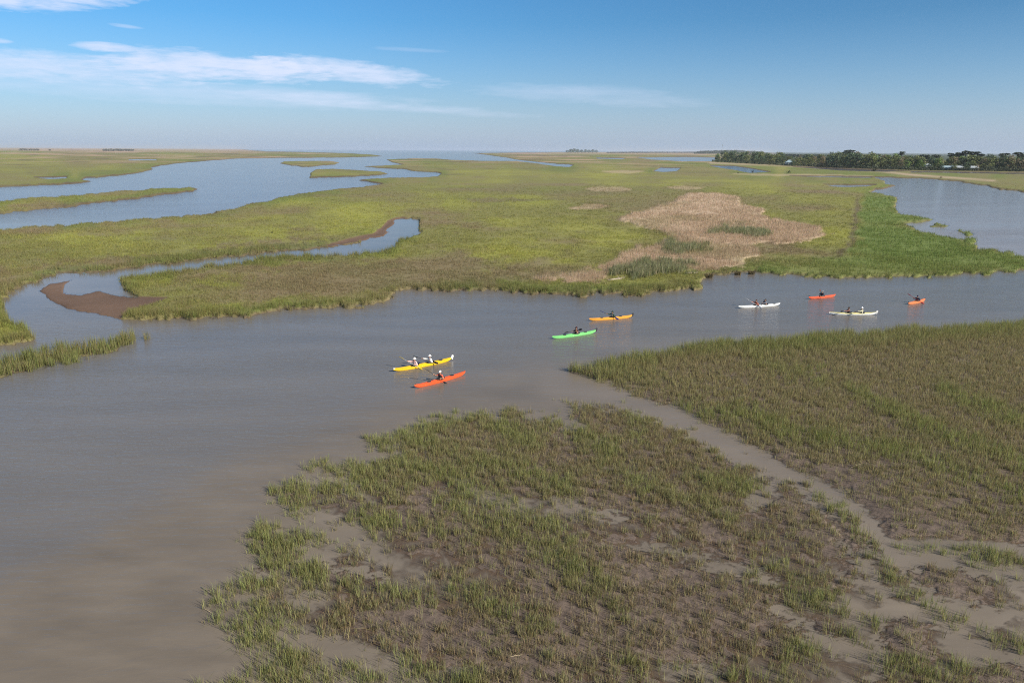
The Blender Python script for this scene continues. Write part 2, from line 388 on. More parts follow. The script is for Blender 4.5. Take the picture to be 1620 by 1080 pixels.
GREENLINES_LE = [[(345, 950), (400, 960), (450, 985)], [(360, 990), (420, 1010), (470, 1060)], [(350, 1068), (450, 1062), (560, 1072), (700, 1078)], [(385, 860), (430, 850), (500, 858)], [(660, 700), (740, 725), (830, 750), (900, 770)], [(720, 770), (800, 800), (900, 850)], [(1000, 760), (1080, 790), (1150, 820)], [(860, 900), (930, 940), (1010, 985)], [(765, 655), (800, 680), (850, 705)], [(872, 652), (905, 672), (925, 695), (965, 710)], [(1003, 660), (1010, 692)], [(1100, 755), (1150, 768), (1200, 780)],
                 [(640, 690), (690, 668), (760, 655)], [(600, 725), (660, 742), (740, 760)], [(450, 755), (540, 765), (640, 780)], [(560, 815), (640, 830), (740, 850)],
                 [(700, 800), (770, 830), (860, 870), (960, 925)], [(440, 905), (520, 915), (600, 935), (680, 945)], [(720, 930), (790, 965), (860, 995)],
                 [(350, 940), (400, 980), (460, 1010)], [(1290, 775), (1340, 830), (1390, 890), (1430, 940), (1480, 970)], [(1430, 875), (1520, 880), (1620, 900)],
                 [(1480, 970), (1560, 1000), (1620, 1030)], [(1180, 900), (1260, 930), (1330, 960)], [(980, 1050), (1060, 1065), (1200, 1075)], [(640, 1060), (760, 1075)],
                 [(1380, 1050), (1480, 1060), (1560, 1050)], [(390, 840), (460, 870), (500, 905)], [(1250, 1040), (1330, 1010), (1400, 985)]]
GREENLINES_LD = [[(1080, 650), (1150, 665), (1180, 660), (1222, 677), (1263, 690), (1333, 702), (1416, 715), (1485, 738), (1620, 790)],
                 [(1347, 618), (1402, 648), (1444, 670), (1500, 692), (1555, 709), (1640, 750)], [(1485, 618), (1541, 642), (1640, 680)], [(1180, 560), (1240, 590), (1300, 600)],
                 [(905, 590), (994, 572), (1120, 552), (1260, 545), (1420, 532), (1640, 520)]]

# real-world base colours (linear)
C_OLIVE = np.array([0.207, 0.202, 0.068]); C_YELL = np.array([0.285, 0.285, 0.068]); C_GREEN = np.array([0.120, 0.160, 0.042])
C_BROWN = np.array([0.215, 0.170, 0.098]); C_TAN = np.array([0.525, 0.400, 0.285]); C_MUD = np.array([0.136, 0.106, 0.088])
C_BANK = np.array([0.128, 0.096, 0.064]); C_BRI = np.array([0.152, 0.200, 0.056]); C_STRAW = np.array([0.34, 0.27, 0.15])
BROWNS = [(420, 462, 250, 30, -5), (250, 490, 90, 14, 0), (720, 452, 110, 12, 0), (705, 352, 80, 16, 0), (790, 320, 70, 6, 0), (560, 440, 190, 24, -8), (690, 420, 90, 34, 0), (330, 440, 110, 8, -10), (450, 425, 110, 9, -6), (150, 420, 160, 10, -5),
          (390, 470, 220, 14, -4), (780, 440, 120, 20, 0), (60, 460, 90, 20, 0), (420, 392, 120, 9, -5), (640, 455, 120, 14, 0), (1230, 395, 40, 20, 0)]
YELLS = [(880, 345, 190, 34, 4), (830, 400, 100, 20, 0), (560, 350, 130, 18, 0), (230, 395, 180, 14, -4), (1400, 300, 60, 6, 0), (1320, 380, 45, 30, 0), (1240, 405, 60, 12, 0),
         (330, 445, 60, 9, 0), (460, 432, 80, 10, -12), (130, 380, 140, 10, 0), (470, 372, 100, 9, 0)]


def ground_colour(f, x, y):
    u, v, foot = f.u, f.v, f.foot
    pu, pv = u / 60, v / 16
    big = np.clip(fbm(pu, pv, 1, 5, 101) * 1.4, -1.2, 1.2)
    n1 = fbm(x, y, 40, 7, 111, foot); n2 = fbm(x, y, 25, 7, 131, foot); n3 = fbm(x / 3, y, 90, 6, 141, foot)
    n4 = fbm(x, y, 6, 5, 151, foot)
    c = np.broadcast_to(C_OLIVE, u.shape + (3,)).copy()
    yl = np.zeros_like(u)
    for e in YELLS: yl = np.maximum(yl, np.clip(ell(u + f.wu * 3, v + f.wv * 3, *e) * 1.5, 0, 1))
    br = np.zeros_like(u)
    for e in BROWNS: br = np.maximum(br, np.clip(ell(u + f.wu * 3, v + f.wv * 3, *e) * 1.8, 0, 1))
    c = mixc(c, C_YELL, np.clip(0.16 + 0.5 * yl + n1 * 0.6 + big * 0.35 - br + n4 * 0.25, 0, 1))
    c = mixc(c, C_BROWN, np.clip(0.08 + 0.7 * br + n2 * 0.75 - big * 0.3 - yl * 0.35 + n3 * 0.3 + n4 * 0.3, 0, 0.9))
    c = mixc(c, C_GREEN, np.clip(n3 * 0.55 - 0.12 + n4 * 0.2, 0, 0.6))
    # greener reed fringe along the water
    fr = sst(16, 3, f.land) * sst(-1, 2, f.land) * np.clip(0.5 + big, 0, 1)
    c = mixc(c, C_GREEN, fr * 0.65)
    bri = sst(-7, 9, f.bright + 3.0 * n4)
    c = mixc(c, mixc(np.broadcast_to(C_BRI, c.shape), C_OLIVE, np.clip(n2 * 0.5 + 0.05, 0, 0.6)), bri)
    path = np.exp(-(d_line([(1357, 318), (1352, 345), (1350, 370), (1342, 395), (1325, 408)], u + f.wu, v, 1.0) / 4.0) ** 2)
    c = mixc(c, C_BANK, path * 0.75)
    # far flats: long pale and pinkish strips
    fs = sst(34, 10, f.vh) * (v > 0)
    st = fbm(u / 70, v / 1.7, 1, 4, 161)
    c = mixc(c, C_TAN * np.array([0.80, 0.74, 0.72]), fs * np.clip(0.05 + st * 1.3, 0, 0.9))
    c = mixc(c, C_BANK, sst(60, 20, f.vh) * np.clip(fbm(u / 40, v / 1.3, 1, 4, 167) * 1.3 - 0.45, 0, 0.7))
    fs2 = sst(8, 2.5, f.vh)
    c = mixc(c, C_TAN * np.array([0.85, 0.78, 0.80]), fs2 * 0.65)
    c = mixc(c, np.array([0.06, 0.075, 0.04]), sst(14, 10, f.vh) * sst(1195, 1240, u))
    rb = np.exp(-(d_line([(1125, 258.5), (1200, 261), (1300, 265), (1390, 271.5), (1440, 277.5), (1500, 282), (1570, 287)], u, v, 3.0) / 5.0) ** 2)
    c = mixc(c, C_TAN * 0.85, rb * np.clip(0.75 + st * .4, 0, 1))
    tw = sst(-2.0, 3.0, f.tan + 1.5 * n4)
    ct = mixc(np.broadcast_to(C_TAN, c.shape), C_BROWN * 1.4, np.clip(n4 * 0.5 + n1 * 0.4 - 0.05, 0, 0.6))
    ct = mixc(ct, C_OLIVE, np.clip(n2 * 0.8 - 0.25, 0, 0.7))
    c = mixc(c, ct, tw)
    c = mixc(c, C_GREEN * 1.2, sst(0.0, 0.6, f.gin + 0.3 * n4) * 0.8)
    # bare banks at the waterline and bare mud
    bank = sst(3.2 * np.clip(f.vh / 110, 0.2, 1.3), 0.6, f.land) * (1 - 0.6 * bri)
    c = mixc(c, C_BANK, bank * np.clip(0.85 + big * .3, 0, 0.95))
    c = mixc(c, np.array([0.145, 0.094, 0.066]) * (1 + 0.2 * n4[..., None]), sst(-1.0, 1.0, f.mud))
    near = np.maximum(sst(-40, -10, f.sle), sst(-8, 0, f.sld)) * (v > 495)
    cm = C_MUD * (1 + 0.16 * f.nz[..., None] + 0.14 * fbm(x, y, 0.5, 4, 171, foot)[..., None])
    cm = mixc(cm, C_BANK * 1.05, sst(0.02, 0.5, f.nz) * sst(0, 8, f.sld) * 0.6)
    c = mixc(c, cm, near)
    return np.clip(c, 0.01, 0.9)


# ------------------------------------------------------------------ object helpers
def link(o):
    scene.collection.objects.link(o); return o


def tag(o, label=None, cat=None, group=None, kind=None):
    for k_, val in (('label', label), ('category', cat), ('group', group), ('kind', kind)):
        if val: o[k_] = val
    return o


def mesh_np(name, verts, loops, starts, totals, mat=None, col=None, smooth=False, fattrs=None):
    me = bpy.data.meshes.new(name)
    loops = np.ascontiguousarray(loops, np.int32).ravel()
    me.vertices.add(len(verts)); me.vertices.foreach_set('co', np.ascontiguousarray(verts, np.float32).ravel())
    me.loops.add(len(loops)); me.loops.foreach_set('vertex_index', np.ascontiguousarray(loops, np.int32).ravel())
    me.polygons.add(len(starts)); me.polygons.foreach_set('loop_start', np.ascontiguousarray(starts, np.int32))
    me.polygons.foreach_set('loop_total', np.ascontiguousarray(totals, np.int32))
    if smooth: me.polygons.foreach_set('use_smooth', np.ones(len(starts), bool))
    if col is not None:
        a = me.attributes.new('tint', 'FLOAT_COLOR', 'POINT')
        a.data.foreach_set('color', np.concatenate([col, np.ones((len(col), 1))], 1).astype(np.float32).ravel())
    for nm, arr in (fattrs or {}).items():
        a = me.attributes.new(nm, 'FLOAT', 'POINT'); a.data.foreach_set('value', arr.astype(np.float32))
    me.update(calc_edges=True)
    if mat: me.materials.append(mat)
    return me


def mesh_py(name, verts, faces, mat=None, smooth=True):
    me = bpy.data.meshes.new(name)
    me.from_pydata([tuple(map(float, p)) for p in verts], [], faces)
    if smooth: me.polygons.foreach_set('use_smooth', np.ones(len(me.polygons), bool))
    me.update()
    if mat: me.materials.append(mat)
    return me


def ob(name, me, parent=None, loc=(0, 0, 0)):
    o = link(bpy.data.objects.new(name, me)); o.location = loc
    if parent: o.parent = parent
    return o


def empty(name, loc=(0, 0, 0), rz=0.0, scale=1.0):
    o = link(bpy.data.objects.new(name, None)); o.location = loc; o.rotation_euler = (0, 0, rz); o.scale = (scale,) * 3
    o.empty_display_size = 0.3
    return o


# ------------------------------------------------------------------ materials
def mat_new(name):
    m = bpy.data.materials.new(name); m.use_nodes = True
    nt = m.node_tree; nt.nodes.clear()
    return m, nt, (lambda t: nt.nodes.new(t)), nt.links.new


def mat_tint(name, rough=0.9, transl=0.0, noise=0.0, scale=3.0, spec=0.2, bump=0.0):
    m, nt, N, L = mat_new(name)
    at = N('ShaderNodeAttribute'); at.attribute_name = 'tint'
    colr = at.outputs['Color']
    p = N('ShaderNodeBsdfPrincipled'); p.inputs['Roughness'].default_value = rough
    p.inputs['Specular IOR Level'].default_value = spec
    if noise or bump:
        g = N('ShaderNodeNewGeometry')
        nz = N('ShaderNodeTexNoise'); nz.inputs['Scale'].default_value = scale; nz.inputs['Detail'].default_value = 6
        nz.inputs['Roughness'].default_value = 0.65
        L(g.outputs['Position'], nz.inputs['Vector'])
    if noise:
        mr = N('ShaderNodeMapRange'); mr.inputs[1].default_value = 0.3; mr.inputs[2].default_value = 0.7
        mr.inputs[3].default_value = 1 - noise; mr.inputs[4].default_value = 1 + noise
        L(nz.outputs['Fac'], mr.inputs[0])
        mx = N('ShaderNodeVectorMath'); mx.operation = 'SCALE'; L(colr, mx.inputs[0]); L(mr.outputs[0], mx.inputs['Scale'])
        colr = mx.outputs[0]
    if bump:
        b = N('ShaderNodeBump'); b.inputs['Strength'].default_value = 0.8; b.inputs['Distance'].default_value = bump
        L(nz.outputs['Fac'], b.inputs['Height']); L(b.outputs[0], p.inputs['Normal'])
    L(colr, p.inputs['Base Color'])
    sh = p.outputs[0]
    if transl:
        t = N('ShaderNodeBsdfTranslucent'); L(colr, t.inputs[0])
        ms = N('ShaderNodeMixShader'); ms.inputs[0].default_value = transl
        L(sh, ms.inputs[1]); L(t.outputs[0], ms.inputs[2]); sh = ms.outputs[0]
    o = N('ShaderNodeOutputMaterial'); L(sh, o.inputs[0])
    return m


def mat_plain(name, colr, rough=0.5, noise=0.08, scale=20.0, spec=0.5, metal=0.0):
    m, nt, N, L = mat_new(name)
    p = N('ShaderNodeBsdfPrincipled'); p.inputs['Roughness'].default_value = rough; p.inputs['Metallic'].default_value = metal
    p.inputs['Specular IOR Level'].default_value = spec
    tc = N('ShaderNodeTexCoord'); nz = N('ShaderNodeTexNoise'); nz.inputs['Scale'].default_value = scale; nz.inputs['Detail'].default_value = 4
    L(tc.outputs['Object'], nz.inputs['Vector'])
    mr = N('ShaderNodeMapRange'); mr.inputs[1].default_value = 0.3; mr.inputs[2].default_value = 0.7
    mr.inputs[3].default_value = 1 - noise; mr.inputs[4].default_value = 1 + noise; L(nz.outputs['Fac'], mr.inputs[0])
    mx = N('ShaderNodeVectorMath'); mx.operation = 'SCALE'; mx.inputs[0].default_value = colr; L(mr.outputs[0], mx.inputs['Scale'])
    L(mx.outputs[0], p.inputs['Base Color'])
    o = N('ShaderNodeOutputMaterial'); L(p.outputs[0], o.inputs[0])
    return m


M_GROUND = mat_tint('marsh_ground', 0.85, noise=0.18, scale=5.0, bump=0.05)
M_GRASS = mat_tint('grass_blades', 0.75, transl=0.42, spec=0.15)
M_LEAF = mat_tint('leaves', 0.7, transl=0.2, spec=0.2)


def mat_water():
    m, nt, N, L = mat_new('silty_water')
    g = N('ShaderNodeNewGeometry')
    silt = N('ShaderNodeAttribute'); silt.attribute_name = 'tint'
    al = N('ShaderNodeAttribute'); al.attribute_name = 'cover'
    ru = N('ShaderNodeAttribute'); ru.attribute_name = 'ruffle'
    mp = N('ShaderNodeMapping'); mp.inputs['Rotation'].default_value = (0, 0, R(-14)); mp.inputs['Scale'].default_value = (0.55, 1.9, 1.0)
    L(g.outputs['Position'], mp.inputs[0])
    n1 = N('ShaderNodeTexNoise'); n1.inputs['Scale'].default_value = 1.5; n1.inputs['Detail'].default_value = 4; n1.inputs['Roughness'].default_value = 0.6
    n1.inputs['Distortion'].default_value = 0.4
    L(mp.outputs[0], n1.inputs['Vector'])
    b = N('ShaderNodeBump'); b.inputs['Distance'].default_value = 0.13
    L(ru.outputs['Fac'], b.inputs['Strength']); L(n1.outputs['Fac'], b.inputs['Height'])
    # faint streaks of suspended silt
    mp2 = N('ShaderNodeMapping'); mp2.inputs['Rotation'].default_value = (0, 0, R(-25)); mp2.inputs['Scale'].default_value = (0.05, 0.22, 1.0)
    L(g.outputs['Position'], mp2.inputs[0])
    n2 = N('ShaderNodeTexNoise'); n2.inputs['Scale'].default_value = 1.0; n2.inputs['Detail'].default_value = 5; L(mp2.outputs[0], n2.inputs['Vector'])
    mr = N('ShaderNodeMapRange'); mr.inputs[1].default_value = 0.3; mr.inputs[2].default_value = 0.7; mr.inputs[3].default_value = 0.9; mr.inputs[4].default_value = 1.1
    L(n2.outputs['Fac'], mr.inputs[0])
    sc = N('ShaderNodeVectorMath'); sc.operation = 'SCALE'; L(silt.outputs['Color'], sc.inputs[0]); L(mr.outputs[0], sc.inputs['Scale'])
    b2 = N('ShaderNodeBump'); b2.inputs['Distance'].default_value = 0.05; L(ru.outputs['Fac'], b2.inputs['Strength']); L(n1.outputs['Fac'], b2.inputs['Height'])
    d = N('ShaderNodeBsdfDiffuse'); L(sc.outputs[0], d.inputs[0]); L(b2.outputs[0], d.inputs['Normal'])
    t = N('ShaderNodeBsdfTransparent'); t.inputs[0].default_value = (0.86, 0.80, 0.72, 1)
    ms = N('ShaderNodeMixShader'); L(al.outputs['Fac'], ms.inputs[0]); L(t.outputs[0], ms.inputs[1]); L(d.outputs[0], ms.inputs[2])
    gl = N('ShaderNodeBsdfGlossy'); gl.inputs['Roughness'].default_value = 0.10; L(b.outputs[0], gl.inputs['Normal'])
    fr0 = N('ShaderNodeFresnel'); fr0.inputs[0].default_value = 1.33; L(b.outputs[0], fr0.inputs['Normal'])
    inv = N('ShaderNodeMath'); inv.operation = 'SUBTRACT'; inv.inputs[0].default_value = 1.0; L(g.outputs['Backfacing'], inv.inputs[1])
    fr = N('ShaderNodeMath'); fr.operation = 'MULTIPLY'; L(fr0.outputs[0], fr.inputs[0]); L(inv.outputs[0], fr.inputs[1])
    m2 = N('ShaderNodeMixShader'); L(fr.outputs[0], m2.inputs[0]); L(ms.outputs[0], m2.inputs[1]); L(gl.outputs[0], m2.inputs[2])
    o = N('ShaderNodeOutputMaterial'); L(m2.outputs[0], o.inputs[0])
    return m


M_WATER = mat_water()


# ------------------------------------------------------------------ ground and water sheets
def fan_axes():
    a = np.concatenate([np.arange(-80, -43, 0.6), np.arange(-43, 43, 0.085), np.arange(43, 80.1, 0.6)])
    vh = np.concatenate([np.arange(0.75, 26, 0.34), np.arange(26, 66, 0.6), np.arange(66, 220, 1.1), np.arange(220, 870, 1.55)])
    th = R(PITCH) + np.arctan((238.0 + vh - 540) / FPX)
    dist = CAM_H / np.tan(np.maximum(th, 2e-4))
    dist = np.concatenate([dist, np.linspace(dist[-1] * 0.93, 2.0, 30)])
    dist = dist[dist < 40000]
    return np.radians(a), np.concatenate([[60000.0], np.sort(dist)[::-1]])


def build_sheets():
    a, dist = fan_axes()
    na, nd = len(a), len(dist)
    X = (np.sin(a)[None, :] * dist[:, None]).ravel(); Y = (np.cos(a)[None, :] * dist[:, None]).ravel()
    f = fields(X, Y)
    c = ground_colour(f, X, Y)
    i, j = np.meshgrid(np.arange(nd - 1), np.arange(na - 1), indexing='ij')
    q = np.stack([i * na + j, i * na + j + 1, (i + 1) * na + j + 1, (i + 1) * na + j], -1).reshape(-1, 4)[:, ::-1]
    Z = f.h
    g = ob('ground', mesh_np('ground', np.stack([X, Y, Z], 1), q, np.arange(len(q)) * 4, np.full(len(q), 4), M_GROUND, c, True))
    tag(g, kind='structure')
    keep = (Z[q] < 0.06).any(1)
    qw = q[keep]
    used, inv = np.unique(qw, return_inverse=True)
    qw = inv.reshape(-1, 4)
    x, y, z = X[used], Y[used], Z[used]
    u, v = f.u[used], f.v[used]
    cover = sst(-0.006, 0.062, -z)
    # suspended silt: brown in the shallows, greyer in the channel
    dark = sd_poly([(-900, 560), (0, 606), (-0, 900), (120, 858), (178, 818), (249, 787), (333, 735), (400, 707), (487, 683), (564, 646), (625, 619), (700, 594),
                    (760, 577), (859, 559), (937, 548), (1100, 536), (1300, 516), (1700, 505), (2600, 470), (2600, 440), (1620, 440), (1100, 452), (800, 470), (600, 490), (300, 510), (0, 560)] if False else
                   [(-900, 1180), (0, 905), (120, 858), (178, 818), (249, 787), (333, 735), (400, 707), (487, 683), (564, 646), (625, 619), (700, 594),
                    (760, 577), (859, 559), (937, 548), (1100, 536), (1300, 516), (1700, 505), (2600, 470), (2600, 380), (1620, 440), (1106, 458), (700, 465), (400, 505), (0, 560), (-900, 640)],
                   u + f.wu[used] * 1.5, v + f.wv[used] * 2)
    dk = sst(-44, 26, dark)
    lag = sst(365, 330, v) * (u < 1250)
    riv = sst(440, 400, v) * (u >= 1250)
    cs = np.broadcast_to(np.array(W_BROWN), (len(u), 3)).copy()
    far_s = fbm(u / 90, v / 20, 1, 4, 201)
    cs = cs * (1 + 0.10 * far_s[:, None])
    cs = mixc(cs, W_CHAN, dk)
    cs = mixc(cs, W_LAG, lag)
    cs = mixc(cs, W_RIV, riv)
    ch = np.exp(-(d_line([(870, 610), (960, 618), (1060, 662), (1150, 705), (1240, 755), (1340, 805), (1420, 880)], u, v) / 26) ** 2)
    cs = mixc(cs, np.array(W_BROWN) * np.array([1.12, 1.12, 1.14]), ch * (1 - dk))
    ca, sa = math.cos(R(20)), math.sin(R(20))
    lane = fbm((x * ca + y * sa) / 6, -x * sa + y * ca, 14, 4, 215, f.foot[used])
    ruf = 0.22 + 0.14 * lane + 0.22 * sst(560, 800, v) + 0.20 * dk + 0.25 * lag + 0.10 * riv + 0.04 * fbm(u / 120, v / 12, 1, 4, 211)
    calm = sst(0.0, 0.5, np.exp(-(d_line([(0, 480), (90, 440), (300, 420), (520, 398), (640, 370), (655, 345)], u, v) / 30) ** 2))
    ruf = ruf * (1 - 0.75 * calm) * (1 - 0.6 * sst(-30, 10, f.sle[used]))
    cs = cs * (1 + 0.10 * sst(-25, 12, f.sle[used]))[:, None]
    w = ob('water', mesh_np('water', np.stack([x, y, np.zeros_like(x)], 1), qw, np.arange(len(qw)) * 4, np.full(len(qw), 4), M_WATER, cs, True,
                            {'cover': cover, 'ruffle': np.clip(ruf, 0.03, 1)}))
    tag(w, kind='structure')


W_BROWN, W_CHAN, W_LAG, W_RIV = (0.172, 0.146, 0.117), (0.155, 0.143, 0.134), (0.16, 0.175, 0.225), (0.31, 0.27, 0.265)
build_sheets()


# ------------------------------------------------------------------ grass
def blade_mesh(name, P, H, W, lean, az, col, seg=1, colvar=0.0):
    n = len(P)
    ph = rng.uniform(0, math.pi * 2, n)
    s = np.stack([np.cos(ph), np.sin(ph), np.zeros(n)], 1) * (W / 2)[:, None]
    ld = np.stack([np.cos(az), np.sin(az), np.zeros(n)], 1) * lean[:, None]
    up = np.array([0, 0, 1.0])
    tip = P + ld + up * H[:, None]
    if seg == 1:
        V = np.stack([P - s, P + s, tip], 1).reshape(-1, 3)
        b = np.arange(n)[:, None] * 3
        loops = (b + np.array([0, 1, 2])).ravel(); st = np.arange(n) * 3; tot = np.full(n, 3); k = 3
    else:
        mid = P + ld * 0.32 + up * (H * 0.58)[:, None]
        V = np.stack([P - s, P + s, mid + s * 0.72, mid - s * 0.72, tip], 1).reshape(-1, 3)
        b = np.arange(n)[:, None] * 5
        loops = (b + np.array([0, 1, 2, 3, 3, 2, 4])).ravel()
        st = (np.arange(n)[:, None] * 7 + np.array([0, 4])).ravel(); tot = np.tile([4, 3], n); k = 5
    c = np.clip(np.repeat(col, k, 0), 0.01, 0.9)
    return mesh_np(name, V, loops, st, tot, M_GRASS, c)


def tufts(name, x, y, z, nb, H, spread, W, leanf, col, seg, label, cat, straw=0.05, hvar=0.35, cvar=0.28):
    n = len(x)
    idx = np.repeat(np.arange(n), nb)
    m = len(idx)
    a = rng.uniform(0, 2 * math.pi, m); r = np.sqrt(rng.uniform(0, 1, m)) * spread[idx]
    P = np.stack([x[idx] + np.cos(a) * r, y[idx] + np.sin(a) * r, z[idx] - 0.03], 1)
    h = H[idx] * (1 + rng.uniform(-hvar, hvar, m)) + 0.03
    lean = h * (leanf * rng.uniform(0.1, 1.0, m))
    low = rng.uniform(0, 1, m) < 0.09                       # broken stems lying over
    lean = np.where(low, h * rng.uniform(1.0, 2.2, m), lean); h = np.where(low, h * 0.35, h)
    c = col[idx] * (1 + rng.normal(0, cvar, (m, 1))).clip(0.4, 1.8) * (1 + rng.normal(0, 0.06, (m, 3)))
    dry = rng.uniform(0, 1, m) < straw
    c[dry] = C_STRAW * rng.uniform(0.6, 1.1, (dry.sum(), 1))
    o = ob(name, blade_mesh(name, P, h, W[idx] * rng.uniform(0.7, 1.3, m), lean, a + rng.normal(0, 0.5, m), c, seg))
    return tag(o, label, cat, kind='stuff')


def sample_world(box, per_m2):
    (u0, v0, u1, v1) = box
    c = gp(np.array([u0, u1, u0, u1]), np.array([v0, v0, v1, v1]))
    x0, x1, y0, y1 = c[:, 0].min(), c[:, 0].max(), c[:, 1].min(), c[:, 1].max()
    n = int((x1 - x0) * (y1 - y0) * per_m2)
    x = rng.uniform(x0, x1, n); y = rng.uniform(y0, y1, n)
    u, v = to_px(x, y)
    k = (u > u0) & (u < u1) & (v > v0) & (v < v1)
    return x[k], y[k]


def sample_px(box, n):
    u = rng.uniform(box[0], box[2], n); v = rng.uniform(box[1], box[3], n)
    p = gp(u, v)
    return p[:, 0], p[:, 1]


def sub(f, k):
    g = F()
    for n_, val in f.__dict__.items(): setattr(g, n_, val[k])
    return g


def build_grass():
    # --- the thin, patchy sward on the mud flat in front: stout clumps, then a finer fill between them
    for pop in (0, 1):
        x, y = sample_world((200, 625, 1760, 1200), (9.0, 26.0)[pop])
        f = fields(x, y)
        gl = np.zeros_like(x)
        for P in GREENLINES_LE: gl = np.maximum(gl, np.exp(-(d_line(P, f.u + f.wu, f.v + f.wv * 2) / 17.0) ** 2))
        edge = sst(60, 10, f.sle) * sst(820, 600, f.u)
        gl = np.clip(np.maximum(gl, edge * 0.85), 0, 1)
        upper = sst(800, 740, f.v)
        dn = fbm(x, y, 1.1, 3, 301); dn2 = fbm(x, y, 4.5, 3, 305)
        if pop == 0:
            pr = 0.56 + 0.30 * gl + 0.30 * upper + 0.35 * np.clip(f.mudf, -1, 0.6) + 0.22 * dn2 + 0.30 * dn
        else:
            pr = 0.26 + 0.75 * gl + 0.48 * upper + 0.10 * np.clip(f.mudf, -1, 0.6) + 0.25 * dn2 + 0.45 * dn
        pr = pr * (1 - np.clip(f.pool * 2.0, 0, 1) * lerp(0.92, 0.30, sst(640, 760, f.u) * sst(1250, 1150, f.u)))
        pr = pr + 0.5 * sst(560, 420, f.u) * sst(880, 940, f.v) * (0.6 + dn)
        pr = pr * np.maximum(sst(-3, 8, f.sle), 0.06 * sst(-30, -10, f.sle) * sst(-3, -6, f.sld) * (f.u > 1180)) * (1 - lerp(0.92, 0.35, sst(620, 720, f.u) * sst(1140, 1100, f.u)) * np.clip(f.chn * 1.3, 0, 1))
        pr = pr * lerp(1.0, 0.8, sst(1150, 1400, f.u) * sst(850, 950, f.v))
        k = rng.uniform(0, 1, len(x)) < pr * 0.85
        x, y, f, gl, upper = x[k], y[k], sub(f, k), gl[k], upper[k]
        n = len(x)
        t = rng.uniform(0, 1, n)
        wet = sst(0.02, -0.05, f.h)
        g = np.clip(gl * 0.80 + wet * 0.3 + 0.06 + 0.18 * sst(760, 560, f.u) + 0.3 * fbm(x, y, 3.0, 3, 309) + rng.normal(0, 0.16, n), 0, 1)
        col = mixc(np.broadcast_to(np.array([0.310, 0.270, 0.145]), (n, 3)), np.array([0.285, 0.295, 0.115]), g)
        col = mixc(col, np.array([0.28, 0.205, 0.125]), (t < 0.3) * (1 - g) * 0.7)
        if pop == 0:
            tufts('marsh_grass', x, y, np.maximum(f.h, -0.08), rng.integers(14, 34, n), lerp(0.27, 0.42, g) * rng.uniform(0.6, 1.35, n), rng.uniform(0.13, 0.24, n), np.full(n, 0.0165), 0.42, col, 2,
                  'stout cordgrass clumps spaced over the bare mud flat closest to the viewer', 'grass', straw=0.12)
        else:
            tufts('marsh_grass', x, y, np.maximum(f.h, -0.08), rng.integers(5, 12, n), lerp(0.20, 0.42, g) * rng.uniform(0.6, 1.35, n), np.full(n, 0.12), np.full(n, 0.0145), 0.34, col, 2,
                  'fine thin cordgrass filling the gaps between stouter clumps on the front mud flat', 'grass', straw=0.08)
    # --- last year's stubble on the bare silt
    x, y = sample_world((300, 640, 1700, 1150), 42.0)
    f = fields(x, y)
    k = (np.maximum(f.sle - 4, f.sld - 2) > 0) & (f.h > -0.004) & (rng.uniform(0, 1, len(x)) < 0.55 + 0.6 * fbm(x, y, 0.8, 3, 361)) & ((f.sld < 0) | (f.v > 640))
    x, y, f = x[k], y[k], sub(f, k); n = len(x)
    col = mixc(np.broadcast_to(np.array([0.11, 0.088, 0.062]), (n, 3)), np.array([0.28, 0.235, 0.15]), rng.uniform(0, 1, n) ** 2)
    tufts('stubble', x, y, f.h, rng.integers(2, 5, n), rng.uniform(0.03, 0.11, n), np.full(n, 0.09), np.full(n, 0.016), 1.1, col, 1,
          'short dead stubble and litter strewn over the bare silt', 'stubble', straw=0.06)
    # --- dense sward right of the creek
    x, y = sample_world((890, 505, 1800, 905), 19.0)
    f = fields(x, y)
    gl = np.zeros_like(x)
    for P in GREENLINES_LD: gl = np.maximum(gl, np.exp(-(d_line(P, f.u + f.wu, f.v + f.wv * 2) / 15.0) ** 2))
    tip = sst(1120, 930, f.u) * sst(640, 590, f.v)
    low = sst(690, 800, f.v - (f.u - 1400) * 0.12)
    pr = 1.02 - 0.35 * low + 0.5 * fbm(x, y, 1.3, 3, 311) * low + 0.12 * fbm(x, y, 5, 3, 315) - 0.35 * sst(40, 6, f.sld) * (f.v > 600)
    pr = pr * sst(-2, 5, f.sld)
    k = rng.uniform(0, 1, len(x)) < pr
    x, y, f, gl, tip, low = x[k], y[k], sub(f, k), gl[k], tip[k], low[k]
    n = len(x)
    g = np.clip(np.maximum(gl * 0.9, tip * 0.8) + 0.25 * fbm(x, y, 7, 4, 321) + rng.normal(0, 0.12, n), 0, 1)
    col = mixc(np.broadcast_to(np.array([0.310, 0.272, 0.138]), (n, 3)), np.array([0.265, 0.282, 0.098]), g)
    H = (0.34 + 0.18 * g + 0.25 * sst(40, 10, f.sld) * (f.v < 600)) * rng.uniform(0.75, 1.25, n) * (1 - 0.25 * low)
    tufts('marsh_grass', x, y, f.h, rng.integers(8, 14, n), H, np.full(n, 0.18), np.full(n, 0.020), 0.40, col, 2,
          'dense brown-green cordgrass on the rising bank beside the narrow muddy creek', 'grass', straw=0.12)
    # --- reed bed standing in the water at the left edge
    x, y = sample_world((-400, 520, 250, 680), 7.5)
    f = fields(x, y)
    s = np.maximum(f.srl, ell(f.u, f.v, 233, 537, 5, 4) * 4)
    pr = sst(-2, 4, s) * (0.85 + 0.5 * fbm(x, y, 2.5, 3, 331))
    k = rng.uniform(0, 1, len(x)) < pr
    x, y, f = x[k], y[k], sub(f, k); n = len(x)
    g = np.clip(0.6 + 0.4 * fbm(x, y, 4, 3, 335) + rng.normal(0, 0.1, n), 0, 1)
    col = mixc(np.broadcast_to(np.array([0.270, 0.225, 0.100]), (n, 3)), np.array([0.190, 0.230, 0.072]), g)
